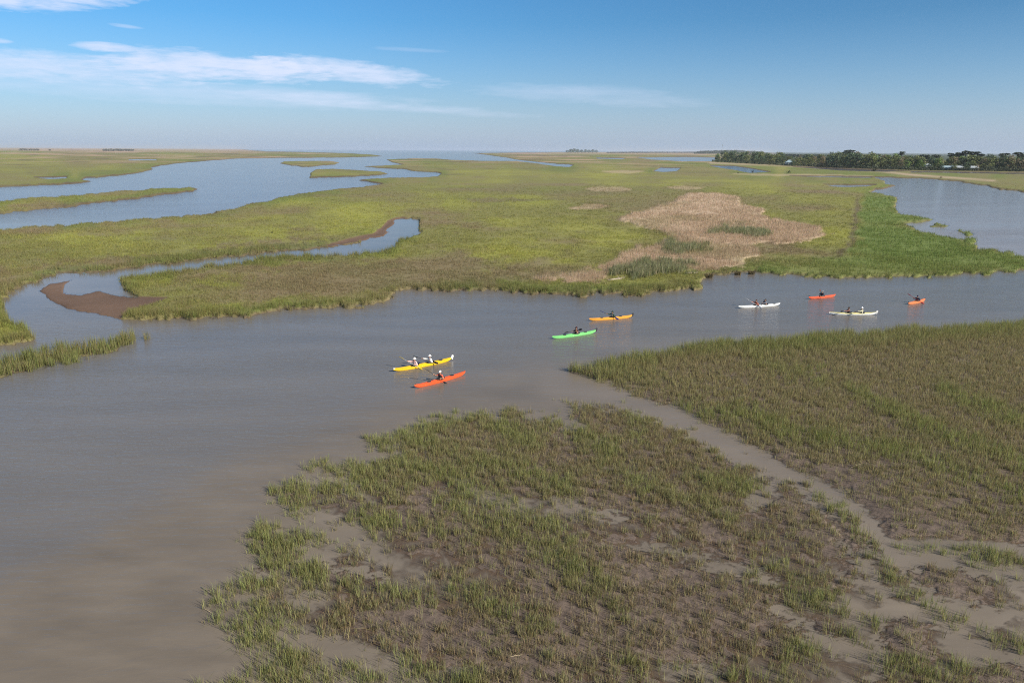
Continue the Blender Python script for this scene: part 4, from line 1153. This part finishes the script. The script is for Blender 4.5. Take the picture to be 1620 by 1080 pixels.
def kayak(a, b, W, m_hull, m_deck, label, pits, hatches, rudder=None, tips=None, skirt=True, zend=.16):
    """a = bow pixel, b = stern pixel (both at the raised ends); pits = list of fractions from bow to stern where paddlers sit"""
    p, q = gp(*a, zend), gp(*b, zend)
    mid = (p + q) / 2; d = p - q; L = float(np.hypot(d[0], d[1])); rz = math.atan2(d[1], d[0])
    root = empty('kayak', (mid[0], mid[1], 0), rz); tag(root, label, 'kayak')
    NS, NC = 72, 12
    T = np.linspace(-1, 1, NS)
    bowy = .16 if L > 4 else .10
    def hw(t): return W * max(1e-3, (1 - abs(t) ** 2.0)) ** .82 * .5 + .012
    def sheer(t): return .165 + bowy * abs(t) ** 3
    def keel(t): return -.10 + (.13 + bowy * .8) * abs(t) ** 7 + .02 * abs(t) ** 2
    def crown(t): return (.10 if L > 4 else .06) * (1 - abs(t) ** 2) + .015
    xs = lambda t: t * L / 2 * (1.0)
    V, Fc = [], []
    for t in T:
        for k in range(NC + 1):
            th = math.pi * k / NC                       # gunwale - keel - gunwale
            y = math.cos(th) * hw(t); s = math.sin(th) ** .75
            V.append((xs(t), y, lerp(sheer(t), keel(t), s)))
    for i in range(NS - 1):
        for k in range(NC):
            j = i * (NC + 1) + k
            Fc.append((j, j + 1, j + NC + 2, j + NC + 1))
    Fc.append(tuple(range(NC + 1))); Fc.append(tuple((NS - 1) * (NC + 1) + k for k in range(NC + 1))[::-1])
    ob('hull', mesh_py('hull', V, Fc, m_hull), root)
    ND, NX = 20, 220
    def dz(t, s): return sheer(t) + crown(t) * (1 - abs(s) ** 1.8)     # s in -1..1 across
    a_pit, b_pit = (.40, .215) if L > 4 else (.46, .25)
    cps = [L / 2 - fr * L for fr in pits]
    V, Fc = [], []
    TX = np.linspace(-1, 1, NX)
    for t in TX:
        for k in range(ND + 1):
            s = -1 + 2 * k / ND; V.append((xs(t), s * hw(t) * 1.012, dz(t, s) + .003))
    for i in range(NX - 1):
        for k in range(ND):
            x = (xs(TX[i]) + xs(TX[i + 1])) / 2; y = (-1 + 2 * (k + .5) / ND) * hw((TX[i] + TX[i + 1]) / 2)
            if any(((x - (c + .05)) / a_pit) ** 2 + (y / b_pit) ** 2 < 1 for c in cps): continue
            j = i * (ND + 1) + k
            Fc.append((j, j + ND + 1, j + ND + 2, j + 1))
    ob('deck', mesh_py('deck', V, Fc, m_deck), root)
    def top(x, y):
        t = max(-1, min(1, x / (L / 2))); return dz(t, max(-1, min(1, y / max(hw(t), .01))))
    for c in cps:
        ring = [(c + .05 + math.cos(t) * (a_pit + .015), math.sin(t) * (b_pit + .012)) for t in np.linspace(0, 2 * math.pi, 40, endpoint=False)]
        pts = [Vector((x, y, top(x, y) + .022)) for x, y in ring]
        V, Fc = [], []
        for i, pt in enumerate(pts):
            tg = (pts[(i + 1) % 40] - pts[i - 1]).normalized(); n1 = Vector((0, 0, 1)); n2 = tg.cross(n1).normalized()
            for k in range(6):
                w = 2 * math.pi * k / 6; V.append(pt + n1 * (.032 * math.sin(w)) + n2 * (.024 * math.cos(w)))
        for i in range(40):
            for k in range(6):
                Fc.append((i * 6 + k, i * 6 + (k + 1) % 6, ((i + 1) % 40) * 6 + (k + 1) % 6, ((i + 1) % 40) * 6 + k))
        ob('cockpit_rim', mesh_py('cockpit_rim', V, Fc, M_BLACK), root)
        # moulded seat with a back band
        V, Fc = [], []
        for i in range(7):
            for k in range(7):
                s, w = -1 + 2 * k / 6, i / 6
                V.append((c - .18 + .36 * w, s * .19, -.005 + .05 * s * s + .03 * (1 - w)))
        for i in range(6):
            for k in range(6): j = i * 7 + k; Fc.append((j, j + 7, j + 8, j + 1))
        o_ = len(V)
        for i in range(5):
            for k in range(7):
                s, w = -1 + 2 * k / 6, i / 4
                V.append((c - .19 - .05 * w + .05 * s * s, s * .19, .03 + .25 * w))
        for i in range(4):
            for k in range(6): j = o_ + i * 7 + k; Fc.append((j, j + 7, j + 8, j + 1))
        se = ob('seat', mesh_py('seat', V, Fc, M_SEAT), root)
        sm = se.modifiers.new('thick', 'SOLIDIFY'); sm.thickness = .02
        if skirt:
            V, Fc = [], []
            for r_ in range(6):
                w = r_ / 5
                for k in range(40):
                    t = 2 * math.pi * k / 40
                    x0, y0 = c + .05 + math.cos(t) * (a_pit + .01), math.sin(t) * (b_pit + .008)
                    x1, y1 = c + .02 + math.cos(t) * .15, math.sin(t) * .18
                    x, y = lerp(x0, x1, w), lerp(y0, y1, w)
                    z = lerp(top(x0, y0) + .05, .40, w ** 1.6)
                    V.append((x, y, z))
            for r_ in range(5):
                for k in range(40): Fc.append((r_ * 40 + k, r_ * 40 + (k + 1) % 40, (r_ + 1) * 40 + (k + 1) % 40, (r_ + 1) * 40 + k))
            ob('spray_skirt', mesh_py('spray_skirt', V, Fc, M_BLACK), root)
    for fr in hatches:
        c = L / 2 - fr * L
        ra, rb = .21, min(.15, hw(c / (L / 2)) * .78)
        V, Fc = [(c, 0, top(c, 0) + .045)], []
        for r_ in (.5, .85, 1.0):
            for k in range(24):
                t = 2 * math.pi * k / 24; x, y = c + math.cos(t) * ra * r_, math.sin(t) * rb * r_
                V.append((x, y, top(x, y) + (.042 if r_ < .6 else .034 if r_ < .9 else .004)))
        for k in range(24):
            k2 = (k + 1) % 24
            Fc.append((0, 1 + k, 1 + k2))
            for r_ in (0, 1): Fc.append((1 + r_ * 24 + k, 1 + (r_ + 1) * 24 + k, 1 + (r_ + 1) * 24 + k2, 1 + r_ * 24 + k2))
        ob('hatch_cover', mesh_py('hatch_cover', V, Fc, M_BLACK), root)
    # perimeter line and carrying toggles
    for sy in (-1, 1):
        pts = [Vector((xs(t), sy * hw(t) * .86, dz(t, .86) + .012)) for t in np.linspace(.25, .93, 16)]
        pt2 = [Vector((xs(t), sy * hw(t) * .86, dz(t, .86) + .012)) for t in np.linspace(-.93, -.30, 16)]
        v, f = merge([tube(pts, [.006] * 16, 4), tube(pt2, [.006] * 16, 4)])
        ob('deck_line', mesh_py('deck_line', v, f, M_ROPE), root)
    for s in (-1, 1):
        x = s * L / 2 * .965
        v, f = tube([(x, -.06, top(x, 0) + .03), (x, .06, top(x, 0) + .03)], [.014, .014], 6); ob('carry_toggle', mesh_py('carry_toggle', v, f, M_BLACK), root)
    if tips:
        for s in (1, -1):
            V, Fc = [], []
            TT = np.linspace(.955, 1.003, 8)
            for t in TT:
                tt = min(t, 1.0)
                for k in range(17):
                    th = 2 * math.pi * k / 16
                    y = math.cos(th) * (hw(tt) + .012); z = sheer(tt) + (math.sin(th) * (crown(tt) + .012) if math.sin(th) > 0 else math.sin(th) * min(.09, sheer(tt) - keel(tt) + .01))
                    V.append((s * t * L / 2, y, z))
            for i in range(7):
                for k in range(16): j = i * 17 + k; Fc.append((j, j + 1, j + 18, j + 17))
            Fc.append(tuple(7 * 17 + k for k in range(16)))
            ob('end_cap', mesh_py('end_cap', V, Fc, tips), root)
    if rudder:
        x = -L / 2; zt = sheer(1)
        prof = [(0.04, zt - .02), (.0, zt + .16), (-.07, zt + .20), (-.17, zt + .17), (-.20, zt + .06), (-.14, zt - .10), (-.10, zt - .22), (-.04, zt - .22), (-.02, zt - .1)]
        V = [(x + a_, .016, b_) for a_, b_ in prof] + [(x + a_, -.016, b_) for a_, b_ in prof]
        n = len(prof); Fc = [tuple(range(n))[::-1], tuple(range(n, 2 * n))] + [(i, (i + 1) % n, n + (i + 1) % n, n + i) for i in range(n)]
        ob('rudder', mesh_py('rudder', V, Fc, rudder, False), root)
    bpy.context.view_layer.update()
    return root, L, cps, rz


# ------------------------------------------------------------------ people
def capsules(segs, voxel, name, mat):
    """one continuous surface grown over tapered capsules"""
    V, Fc = [], []
    for (p0, r0, p1, r1) in segs:
        p0, p1 = Vector(p0), Vector(p1); d = p1 - p0
        if d.length < 1e-5: d = Vector((0, 0, 1e-4)); p1 = p0 + d
        d.normalize(); a = d.orthogonal().normalized(); b = d.cross(a)
        rings = [(p0 - d * r0 * .98, r0 * .18), (p0 - d * r0 * .75, r0 * .66), (p0 - d * r0 * .38, r0 * .92), (p0, r0), (p1, r1), (p1 + d * r1 * .38, r1 * .92), (p1 + d * r1 * .75, r1 * .66), (p1 + d * r1 * .98, r1 * .18)]
        o = len(V); S = 12
        for c, r in rings:
            for k in range(S): t = 2 * math.pi * k / S; V.append(c + (a * math.cos(t) + b * math.sin(t)) * r)
        for i in range(len(rings) - 1):
            for k in range(S): Fc.append((o + i * S + k, o + i * S + (k + 1) % S, o + (i + 1) * S + (k + 1) % S, o + (i + 1) * S + k))
        Fc.append(tuple(o + k for k in range(S))[::-1]); Fc.append(tuple(o + (len(rings) - 1) * S + k for k in range(S)))
    me = mesh_py(name + '_raw', V, Fc)
    tmp = link(bpy.data.objects.new('tmp', me))
    md = tmp.modifiers.new('r', 'REMESH'); md.mode = 'VOXEL'; md.voxel_size = voxel; md.use_smooth_shade = True
    s2 = tmp.modifiers.new('s', 'SMOOTH'); s2.factor = .5; s2.iterations = 2
    dg = bpy.context.evaluated_depsgraph_get()
    out = bpy.data.meshes.new_from_object(tmp.evaluated_get(dg)); out.name = name
    bpy.data.objects.remove(tmp); bpy.data.meshes.remove(me)
    out.materials.clear(); out.materials.append(mat)
    out.polygons.foreach_set('use_smooth', np.ones(len(out.polygons), bool))
    return out


_mc = {}


def cloth(colr, kind='cloth'):
    key = (tuple(colr), kind)
    if key not in _mc: _mc[key] = mat_plain(kind, colr, .85, .12, 30, .2)
    return _mc[key]


def person(kroot, seat_x, label, shirt, vest, hat, hair, shaft, centre=(.42, 0, .52), skin=(.42, .24, .16), lean=.04, turn=0.0, sleeves=True, brim=True, trousers=(.03, .03, .035)):
    """seated paddler: x forward, y to the paddler's left; returns world points of the two grips"""
    M = kroot.matrix_world
    root = empty('person', M @ Vector((seat_x, 0, .02)), kroot.rotation_euler.z); tag(root, label, 'person')
    m_skin = cloth(skin, 'skin')
    hip = Vector((0, 0, .09)); chest = Vector((lean * .7, 0, .42)); neck = Vector((lean, 0, .60)); head = Vector((lean + .02, 0, .775))
    sh = Vector(shaft).normalized(); cen = Vector(centre)
    if sh.y < 0: sh = -sh
    gripL, gripR = cen + sh * .33, cen - sh * .33
    S = [(hip + Vector((0, .085, 0)), .105, hip + Vector((0, -.085, 0)), .105), (hip, .125, Vector((lean * .35, 0, .26)), .118), (Vector((lean * .35, 0, .26)), .118, chest + Vector((0, .05, 0)), .115),
         (Vector((lean * .35, 0, .26)), .118, chest + Vector((0, -.05, 0)), .115), (chest + Vector((0, .07, .06)), .105, chest + Vector((0, -.07, .06)), .105),
         (chest + Vector((0, 0, .1)), .09, neck, .055), (neck, .054, head + Vector((-.01, 0, -.05)), .055),
         (head + Vector((-.018, 0, .025)), .088, head + Vector((.012, 0, -.005)), .082), (head + Vector((.02, 0, -.055)), .058, head + Vector((.045, 0, -.085)), .034),
         (head + Vector((.085, 0, .012)), .013, head + Vector((.106, 0, -.022)), .015)]
    for sy in (1, -1):
        S.append((head + Vector((-.01, sy * .086, .012)), .017, head + Vector((-.016, sy * .088, -.022)), .013))
    arms = []
    for sy, G in ((1, gripL), (-1, gripR)):
        shd = chest + Vector((-.005, sy * .175, .125))
        e1 = (shd - G); dist = max(e1.length, .12); e1.normalize()
        wrist = G + e1 * .085
        dv = wrist - shd; dl = dv.length; la, lb = .29, .26
        if dl > la + lb - .01:
            k_ = dl / (la + lb - .012); la *= k_; lb *= k_
        x = (la * la - lb * lb + dl * dl) / (2 * dl); hgt = math.sqrt(max(la * la - x * x, 1e-4))
        pole = Vector((-.15, sy * .55, -.8)); dn = dv.normalized(); pole = (pole - dn * pole.dot(dn)).normalized()
        elb = shd + dn * x + pole * hgt
        S += [(shd, .062, elb, .043), (elb, .043, wrist, .028), (chest + Vector((0, sy * .09, .11)), .08, shd, .064)]
        arms.append((shd, elb, wrist))
        hd = (G - wrist).normalized()
        f2 = sh.cross(hd).normalized(); f1 = f2.cross(sh).normalized()        # f1 points from the wrist to the shaft
        palm = G - f1 * .042 + f2 * .012
        S += [(wrist, .027, palm - f1 * .012, .027), (palm + sh * .026, .019, palm - sh * .026, .019)]
        for k, o in enumerate((-.033, -.011, .011, .033)):
            rr = (.030, .031, .030, .028)[k]
            pts = [G + sh * o + (f1 * math.cos(t) + f2 * math.sin(t)) * rr * lk for t, lk in ((R(140), 1.25), (R(75), 1.0), (R(5), 1.0), (R(-60), .95))]
            for i in range(3): S.append((pts[i], .0105 - .0008 * i, pts[i + 1], .0100 - .0008 * i))
        th = [palm + sh * .03 * sy - f2 * .01, G + sh * .045 * sy - f2 * .030 - f1 * .012, G + sh * .040 * sy - f2 * .024 + f1 * .018]
        S += [(th[0], .0135, th[1], .0115), (th[1], .0115, th[2], .0095)]
        kn = Vector((.43, sy * .145, .165)); ft = Vector((.86, sy * .09, .03))
        S += [(hip + Vector((.02, sy * .09, .0)), .092, kn, .060), (kn, .056, ft, .038), (ft, .036, ft + Vector((.05, sy * .03, .16)), .028)]
    ob('body', capsules(S, .0095, 'body', m_skin), root)
    for sy in (1, -1):
        v, f = tube([head + Vector((.080, sy * .030, .018)), head + Vector((.0925, sy * .030, .018))], [.013, .009], 8); ob('eye', mesh_py('eye', v, f, cloth((.02, .018, .018), 'eye')), root)
    v, f = tube([head + Vector((.078, .028, -.052)), head + Vector((.087, 0, -.054)), head + Vector((.078, -.028, -.052))], [.004, .007, .004], 6)
    ob('mouth', mesh_py('mouth', v, f, cloth((.25, .09, .07), 'lips')), root)
    # clothes
    C = [(hip + Vector((0, .05, -.02)), .137, hip + Vector((0, -.05, -.02)), .137), (hip, .140, Vector((lean * .35, 0, .26)), .133), (Vector((lean * .35, 0, .26)), .133, chest + Vector((0, .05, 0)), .130), (Vector((lean * .35, 0, .26)), .133, chest + Vector((0, -.05, 0)), .130),
         (chest + Vector((0, .075, .06)), .119, chest + Vector((0, -.075, .06)), .119), (chest + Vector((0, 0, .08)), .104, neck + Vector((0, 0, -.035)), .070)]
    for (s_, e_, w_), sy in zip(arms, (1, -1)):
        C += [(chest + Vector((0, sy * .09, .11)), .094, s_, .078), (s_, .078, e_, .058)] if not sleeves else [(chest + Vector((0, sy * .09, .11)), .094, s_, .078), (s_, .078, e_, .060), (e_, .060, e_.lerp(w_, .92), .042)]
        if not sleeves: C[-1] = (s_, .078, s_.lerp(e_, .6), .066)
    ob('shirt', capsules(C, .016, 'shirt', cloth(shirt, 'shirt')), root)
    P = []
    for sy in (1, -1):
        kn = Vector((.43, sy * .145, .165)); P += [(hip + Vector((.02, sy * .09, 0)), .105, kn, .074), (kn, .070, Vector((.8, sy * .095, .05)), .050)]
    ob('trousers', capsules(P, .018, 'trousers', cloth(trousers, 'trousers')), root)
    if vest is not None:
        Q = [(Vector((lean * .3, .055, .20)), .142, chest + Vector((0, .07, .03)), .136), (Vector((lean * .3, -.055, .20)), .142, chest + Vector((0, -.07, .03)), .136), (chest + Vector((0, .075, .05)), .132, chest + Vector((0, -.075, .05)), .132),
             (chest + Vector((.02, .10, .06)), .09, chest + Vector((.0, .10, .155)), .055), (chest + Vector((.02, -.10, .06)), .09, chest + Vector((.0, -.10, .155)), .055)]
        ob('life_vest', capsules(Q, .016, 'life_vest', cloth(vest, 'life_vest')), root)
    if hair is not None:
        Hh = [(head + Vector((-.035, 0, .035)), .094, head + Vector((-.02, 0, .045)), .092), (head + Vector((-.06, .03, -.03)), .06, head + Vector((-.06, -.03, -.03)), .06)]
        ob('hair', capsules(Hh, .012, 'hair', cloth(hair, 'hair')), root)
    if hat is not None:
        V, Fc = [], []
        prof = [(.0, .135), (.045, .130), (.078, .108), (.098, .07), (.104, .035), (.107, .018)] + ([(.150, .006), (.165, -.004), (.163, -.010), (.148, -.001)] if brim else []) + [(.100, .012)]
        for r_, z in prof:
            for k in range(24):
                t = 2 * math.pi * k / 24
                rr = r_
                if not brim and z < .03 and math.cos(t) > .45: rr = r_ + .075 * (math.cos(t) - .45) / .55      # cap peak
                V.append(head + Vector((-.012 + math.cos(t) * rr, math.sin(t) * rr * .93, .018 + z - (.02 if rr > .12 and not brim else 0))))
        for i in range(len(prof) - 1):
            for k in range(24): Fc.append((i * 24 + k, i * 24 + (k + 1) % 24, (i + 1) * 24 + (k + 1) % 24, (i + 1) * 24 + k))
        ob('hat', mesh_py('hat', V, Fc, cloth(hat, 'hat')), root)
    bpy.context.view_layer.update()
    MW = root.matrix_world
    return root, MW @ cen, (MW.to_3x3() @ sh).normalized()


def paddle(cen, sh, label, blade, shaftc=(.02, .02, .022), half=1.06):
    root = empty('paddle', cen); tag(root, label, 'paddle')
    m_b, m_s = cloth(blade, 'paddle_blade'), cloth(shaftc, 'paddle_shaft')
    v, f = tube([-sh * (half - .1), -sh * .3, sh * .3, sh * (half - .1)], [.0155] * 4, 8); ob('shaft', mesh_py('shaft', v, f, m_s), root)
    side = sh.cross(Vector((0, 0, 1))).normalized(); up = side.cross(sh).normalized()
    for s in (1, -1):
        n, V, Fc = 13, [], []
        w_dir = (up if s > 0 else (up * .5 + side * .85)).normalized(); nrm = w_dir.cross(sh).normalized()
        for i in range(n):
            t = i / (n - 1); w = .092 * (math.sin(math.pi * min(1, t * .86 + .07)) ** .55); w = max(w, .016)
            c = sh * s * (half - .40 + .48 * t) + nrm * (-.03 * t * t)
            for k in range(5):
                q = -1 + k / 2
                V.append(c + w_dir * w * q + nrm * (.012 * (q * q)))
        for i in range(n - 1):
            for k in range(4): j = i * 5 + k; Fc.append((j, j + 1, j + 6, j + 5))
        b = ob('blade', mesh_py('blade', V, Fc, m_b), root); md = b.modifiers.new('thick', 'SOLIDIFY'); md.thickness = .012; md.offset = 0
    return root


ORANGE_V, RED_V = (.75, .16, .04), (.55, .05, .04)


def crew(kroot, L, cps, specs):
    for c, s in zip(cps, specs):
        pd = s.pop('paddle')
        r, cen, sh = person(kroot, c, **s)
        paddle(cen, sh, **pd)


def build_boats():
    yel = hull_mats((.80, .50, .015), 'yellow_hull'); red = hull_mats((.78, .105, .03), 'red_hull'); grn = hull_mats((.20, .62, .20), 'green_hull')
    amb = hull_mats((.80, .36, .05), 'amber_hull'); wht = hull_mats((.74, .76, .76), 'white_hull'); cre = hull_mats((.74, .68, .30), 'cream_hull')
    ora = hull_mats((.78, .24, .09), 'orange_hull'); red2 = hull_mats((.78, .13, .06), 'tomato_hull')
    up_l = (.0, .8, .0)
    # yellow double
    k = kayak((622.5, 585.5), (714.5, 567.5), .62, yel, yel, 'long yellow double kayak with pale tips and two white hatted paddlers', (.36, .62), (.80,), M_WHITE, M_WHITE, False)
    crew(*k[:3], [
        dict(label='person with white hat and pinkish shirt in the bow seat of the yellow kayak', shirt=(.72, .45, .42), vest=(.70, .50, .48), hat=(.8, .78, .75), hair=None, shaft=(-.62, .66, -.46), centre=(.44, .05, .50),
             paddle=dict(label='yellow bladed paddle raised by the bow paddler of the yellow kayak', blade=(.75, .55, .03), shaftc=(.55, .55, .53))),
        dict(label='person in white hat and white long sleeved shirt seated behind in the yellow kayak', shirt=(.78, .78, .76), vest=None, hat=(.82, .82, .8), hair=None, shaft=(-.75, .62, -.28), centre=(.43, -.02, .52),
             paddle=dict(label='dark bladed paddle of the white shirted rear paddler in the yellow kayak', blade=(.02, .02, .025)))])
    # red single beside it
    k = kayak((656, 611.5), (736, 589.5), .56, red, red, 'slender red sea kayak alongside the yellow double, paddler in white cap', (.50,), (.27, .72), None, None)
    crew(*k[:3], [dict(label='person in white cap and dark vest over red shirt in the slender red kayak', shirt=(.62, .13, .08), vest=(.035, .03, .035), hat=(.8, .78, .75), hair=None, brim=False, sleeves=False, shaft=(-.42, .72, -.52), centre=(.40, .02, .46), trousers=(.15, .02, .02),
                       paddle=dict(label='dark bladed paddle dipping beside the slender red kayak next to the yellow one', blade=(.03, .035, .05)))])
    # green single
    k = kayak((874, 534), (942.5, 524), .58, grn, grn, 'light green single kayak in mid river ahead of the amber one', (.55,), (.27, .75), M_BLACK, None)
    crew(*k[:3], [dict(label='person with dark cap and bare tanned arms in the light green kayak', shirt=(.10, .025, .03), vest=(.60, .26, .16), hat=(.05, .012, .015), hair=(.02, .012, .01), brim=False, sleeves=False, shaft=(-.30, .80, .30), centre=(.42, .0, .52),
                       paddle=dict(label='dark paddle held across the light green kayak', blade=(.06, .05, .05)))])
    # amber single
    k = kayak((932.5, 505.5), (1000, 500), .58, amb, amb, 'amber yellow single kayak just beyond the light green one', (.54,), (.28, .72), M_BLACK, None)
    crew(*k[:3], [dict(label='person with dark green headwear and pale vest in the amber kayak', shirt=(.03, .06, .04), vest=(.62, .66, .52), hat=(.02, .05, .035), hair=(.02, .015, .01), brim=False, shaft=(-.70, .60, -.34), centre=(.42, .02, .48),
                       paddle=dict(label='blue bladed paddle of the paddler in the amber kayak', blade=(.05, .07, .30)))])
    # white double
    k = kayak((1168.5, 485.5), (1234, 481), .66, wht, wht, 'white double kayak with two paddlers, nearest the dry reed shore', (.42, .64), (.85,), None, None, False)
    crew(*k[:3], [dict(label='person with reddish brown hair and orange vest in the bow seat of the white kayak', shirt=(.40, .14, .09), vest=(.45, .12, .06), hat=None, hair=(.09, .03, .015), shaft=(-.60, .66, -.44), centre=(.42, .02, .50),
                       paddle=dict(label='white bladed paddle of the bow paddler in the white kayak', blade=(.75, .76, .78), shaftc=(.6, .6, .62))),
                  dict(label='person with dark hair and grey blue top in the rear seat of the white kayak', shirt=(.14, .16, .20), vest=(.22, .14, .12), hat=None, hair=(.025, .018, .015), shaft=(.70, .66, -.10), centre=(.40, .0, .50),
                       paddle=dict(label='black bladed paddle of the rear paddler in the white kayak', blade=(.02, .02, .03)))])
    # far red single
    k = kayak((1279.5, 471.5), (1321.5, 467.5), .62, red2, red2, 'short tomato red kayak, farthest up the river near the grassy point', (.50,), (), None, None, True, .13)
    crew(*k[:3], [dict(label='person all in black with a grey cap in the short tomato red kayak', shirt=(.02, .02, .03), vest=(.03, .025, .05), hat=(.30, .30, .32), hair=(.02, .015, .012), brim=False, shaft=(.60, .66, -.42), centre=(.40, .02, .44),
                       paddle=dict(label='dark paddle with one blade low across the short tomato red kayak', blade=(.14, .05, .03)))])
    # cream double
    k = kayak((1312, 495.5), (1386, 495.8), .64, wht, cre, 'cream yellow double kayak with white hull and raised white rudder', (.41, .69), (), M_WHITE, None, False)
    crew(*k[:3], [dict(label='person with dark hair and dark vest in the bow seat of the cream kayak', shirt=(.30, .15, .12), vest=(.03, .025, .03), hat=None, hair=(.02, .012, .01), shaft=(.72, .62, .04), centre=(.42, -.02, .46),
                       paddle=dict(label='black paddle of the dark haired bow paddler in the cream kayak', blade=(.015, .015, .02))),
                  dict(label='person in white hat and cream shirt in the rear seat of the cream kayak', shirt=(.70, .66, .45), vest=None, hat=(.82, .82, .8), hair=None, shaft=(.70, .66, .02), centre=(.42, .0, .42),
                       paddle=dict(label='dark paddle held low by the cream shirted paddler', blade=(.08, .05, .03)))])
    # short orange single
    k = kayak((1436.5, 480.5), (1463.5, 474.0), .68, ora, ora, 'short stubby orange kayak on its own behind the others', (.52,), (), None, M_BLACK, True, .13)
    crew(*k[:3], [dict(label='person in navy top and cap with an orange waist belt in the short orange kayak', shirt=(.02, .022, .05), vest=(.02, .02, .04), hat=(.03, .035, .09), hair=(.02, .015, .012), brim=False, shaft=(-.42, .74, -.50), centre=(.40, .0, .50), trousers=(.6, .2, .06),
                       paddle=dict(label='red bladed paddle raised over the short orange kayak', blade=(.45, .05, .06), shaftc=(.35, .06, .06)))])


build_boats()


# ------------------------------------------------------------------ thin sea air over the whole plain
def build_haze():
    x, y0, y1, z0, z1 = 22000, -120, 30000, -3.0, 75.0
    v = [(-x, y0, z0), (x, y0, z0), (x, y1, z0), (-x, y1, z0), (-x, y0, z1), (x, y0, z1), (x, y1, z1), (-x, y1, z1)]
    f = [(0, 3, 2, 1), (4, 5, 6, 7), (0, 1, 5, 4), (1, 2, 6, 5), (2, 3, 7, 6), (3, 0, 4, 7)]
    m, nt, N, L = mat_new('sea_air')
    p = N('ShaderNodeVolumePrincipled'); p.inputs['Color'].default_value = (0.66, 0.76, 0.90, 1); p.inputs['Density'].default_value = HAZE_DENSITY
    p.inputs['Anisotropy'].default_value = 0.1
    o = N('ShaderNodeOutputMaterial'); L(p.outputs[0], o.inputs['Volume'])
    tag(ob('haze', mesh_py('haze', v, f, m, False)), kind='stuff')


HAZE_DENSITY = 0.00005
build_haze()
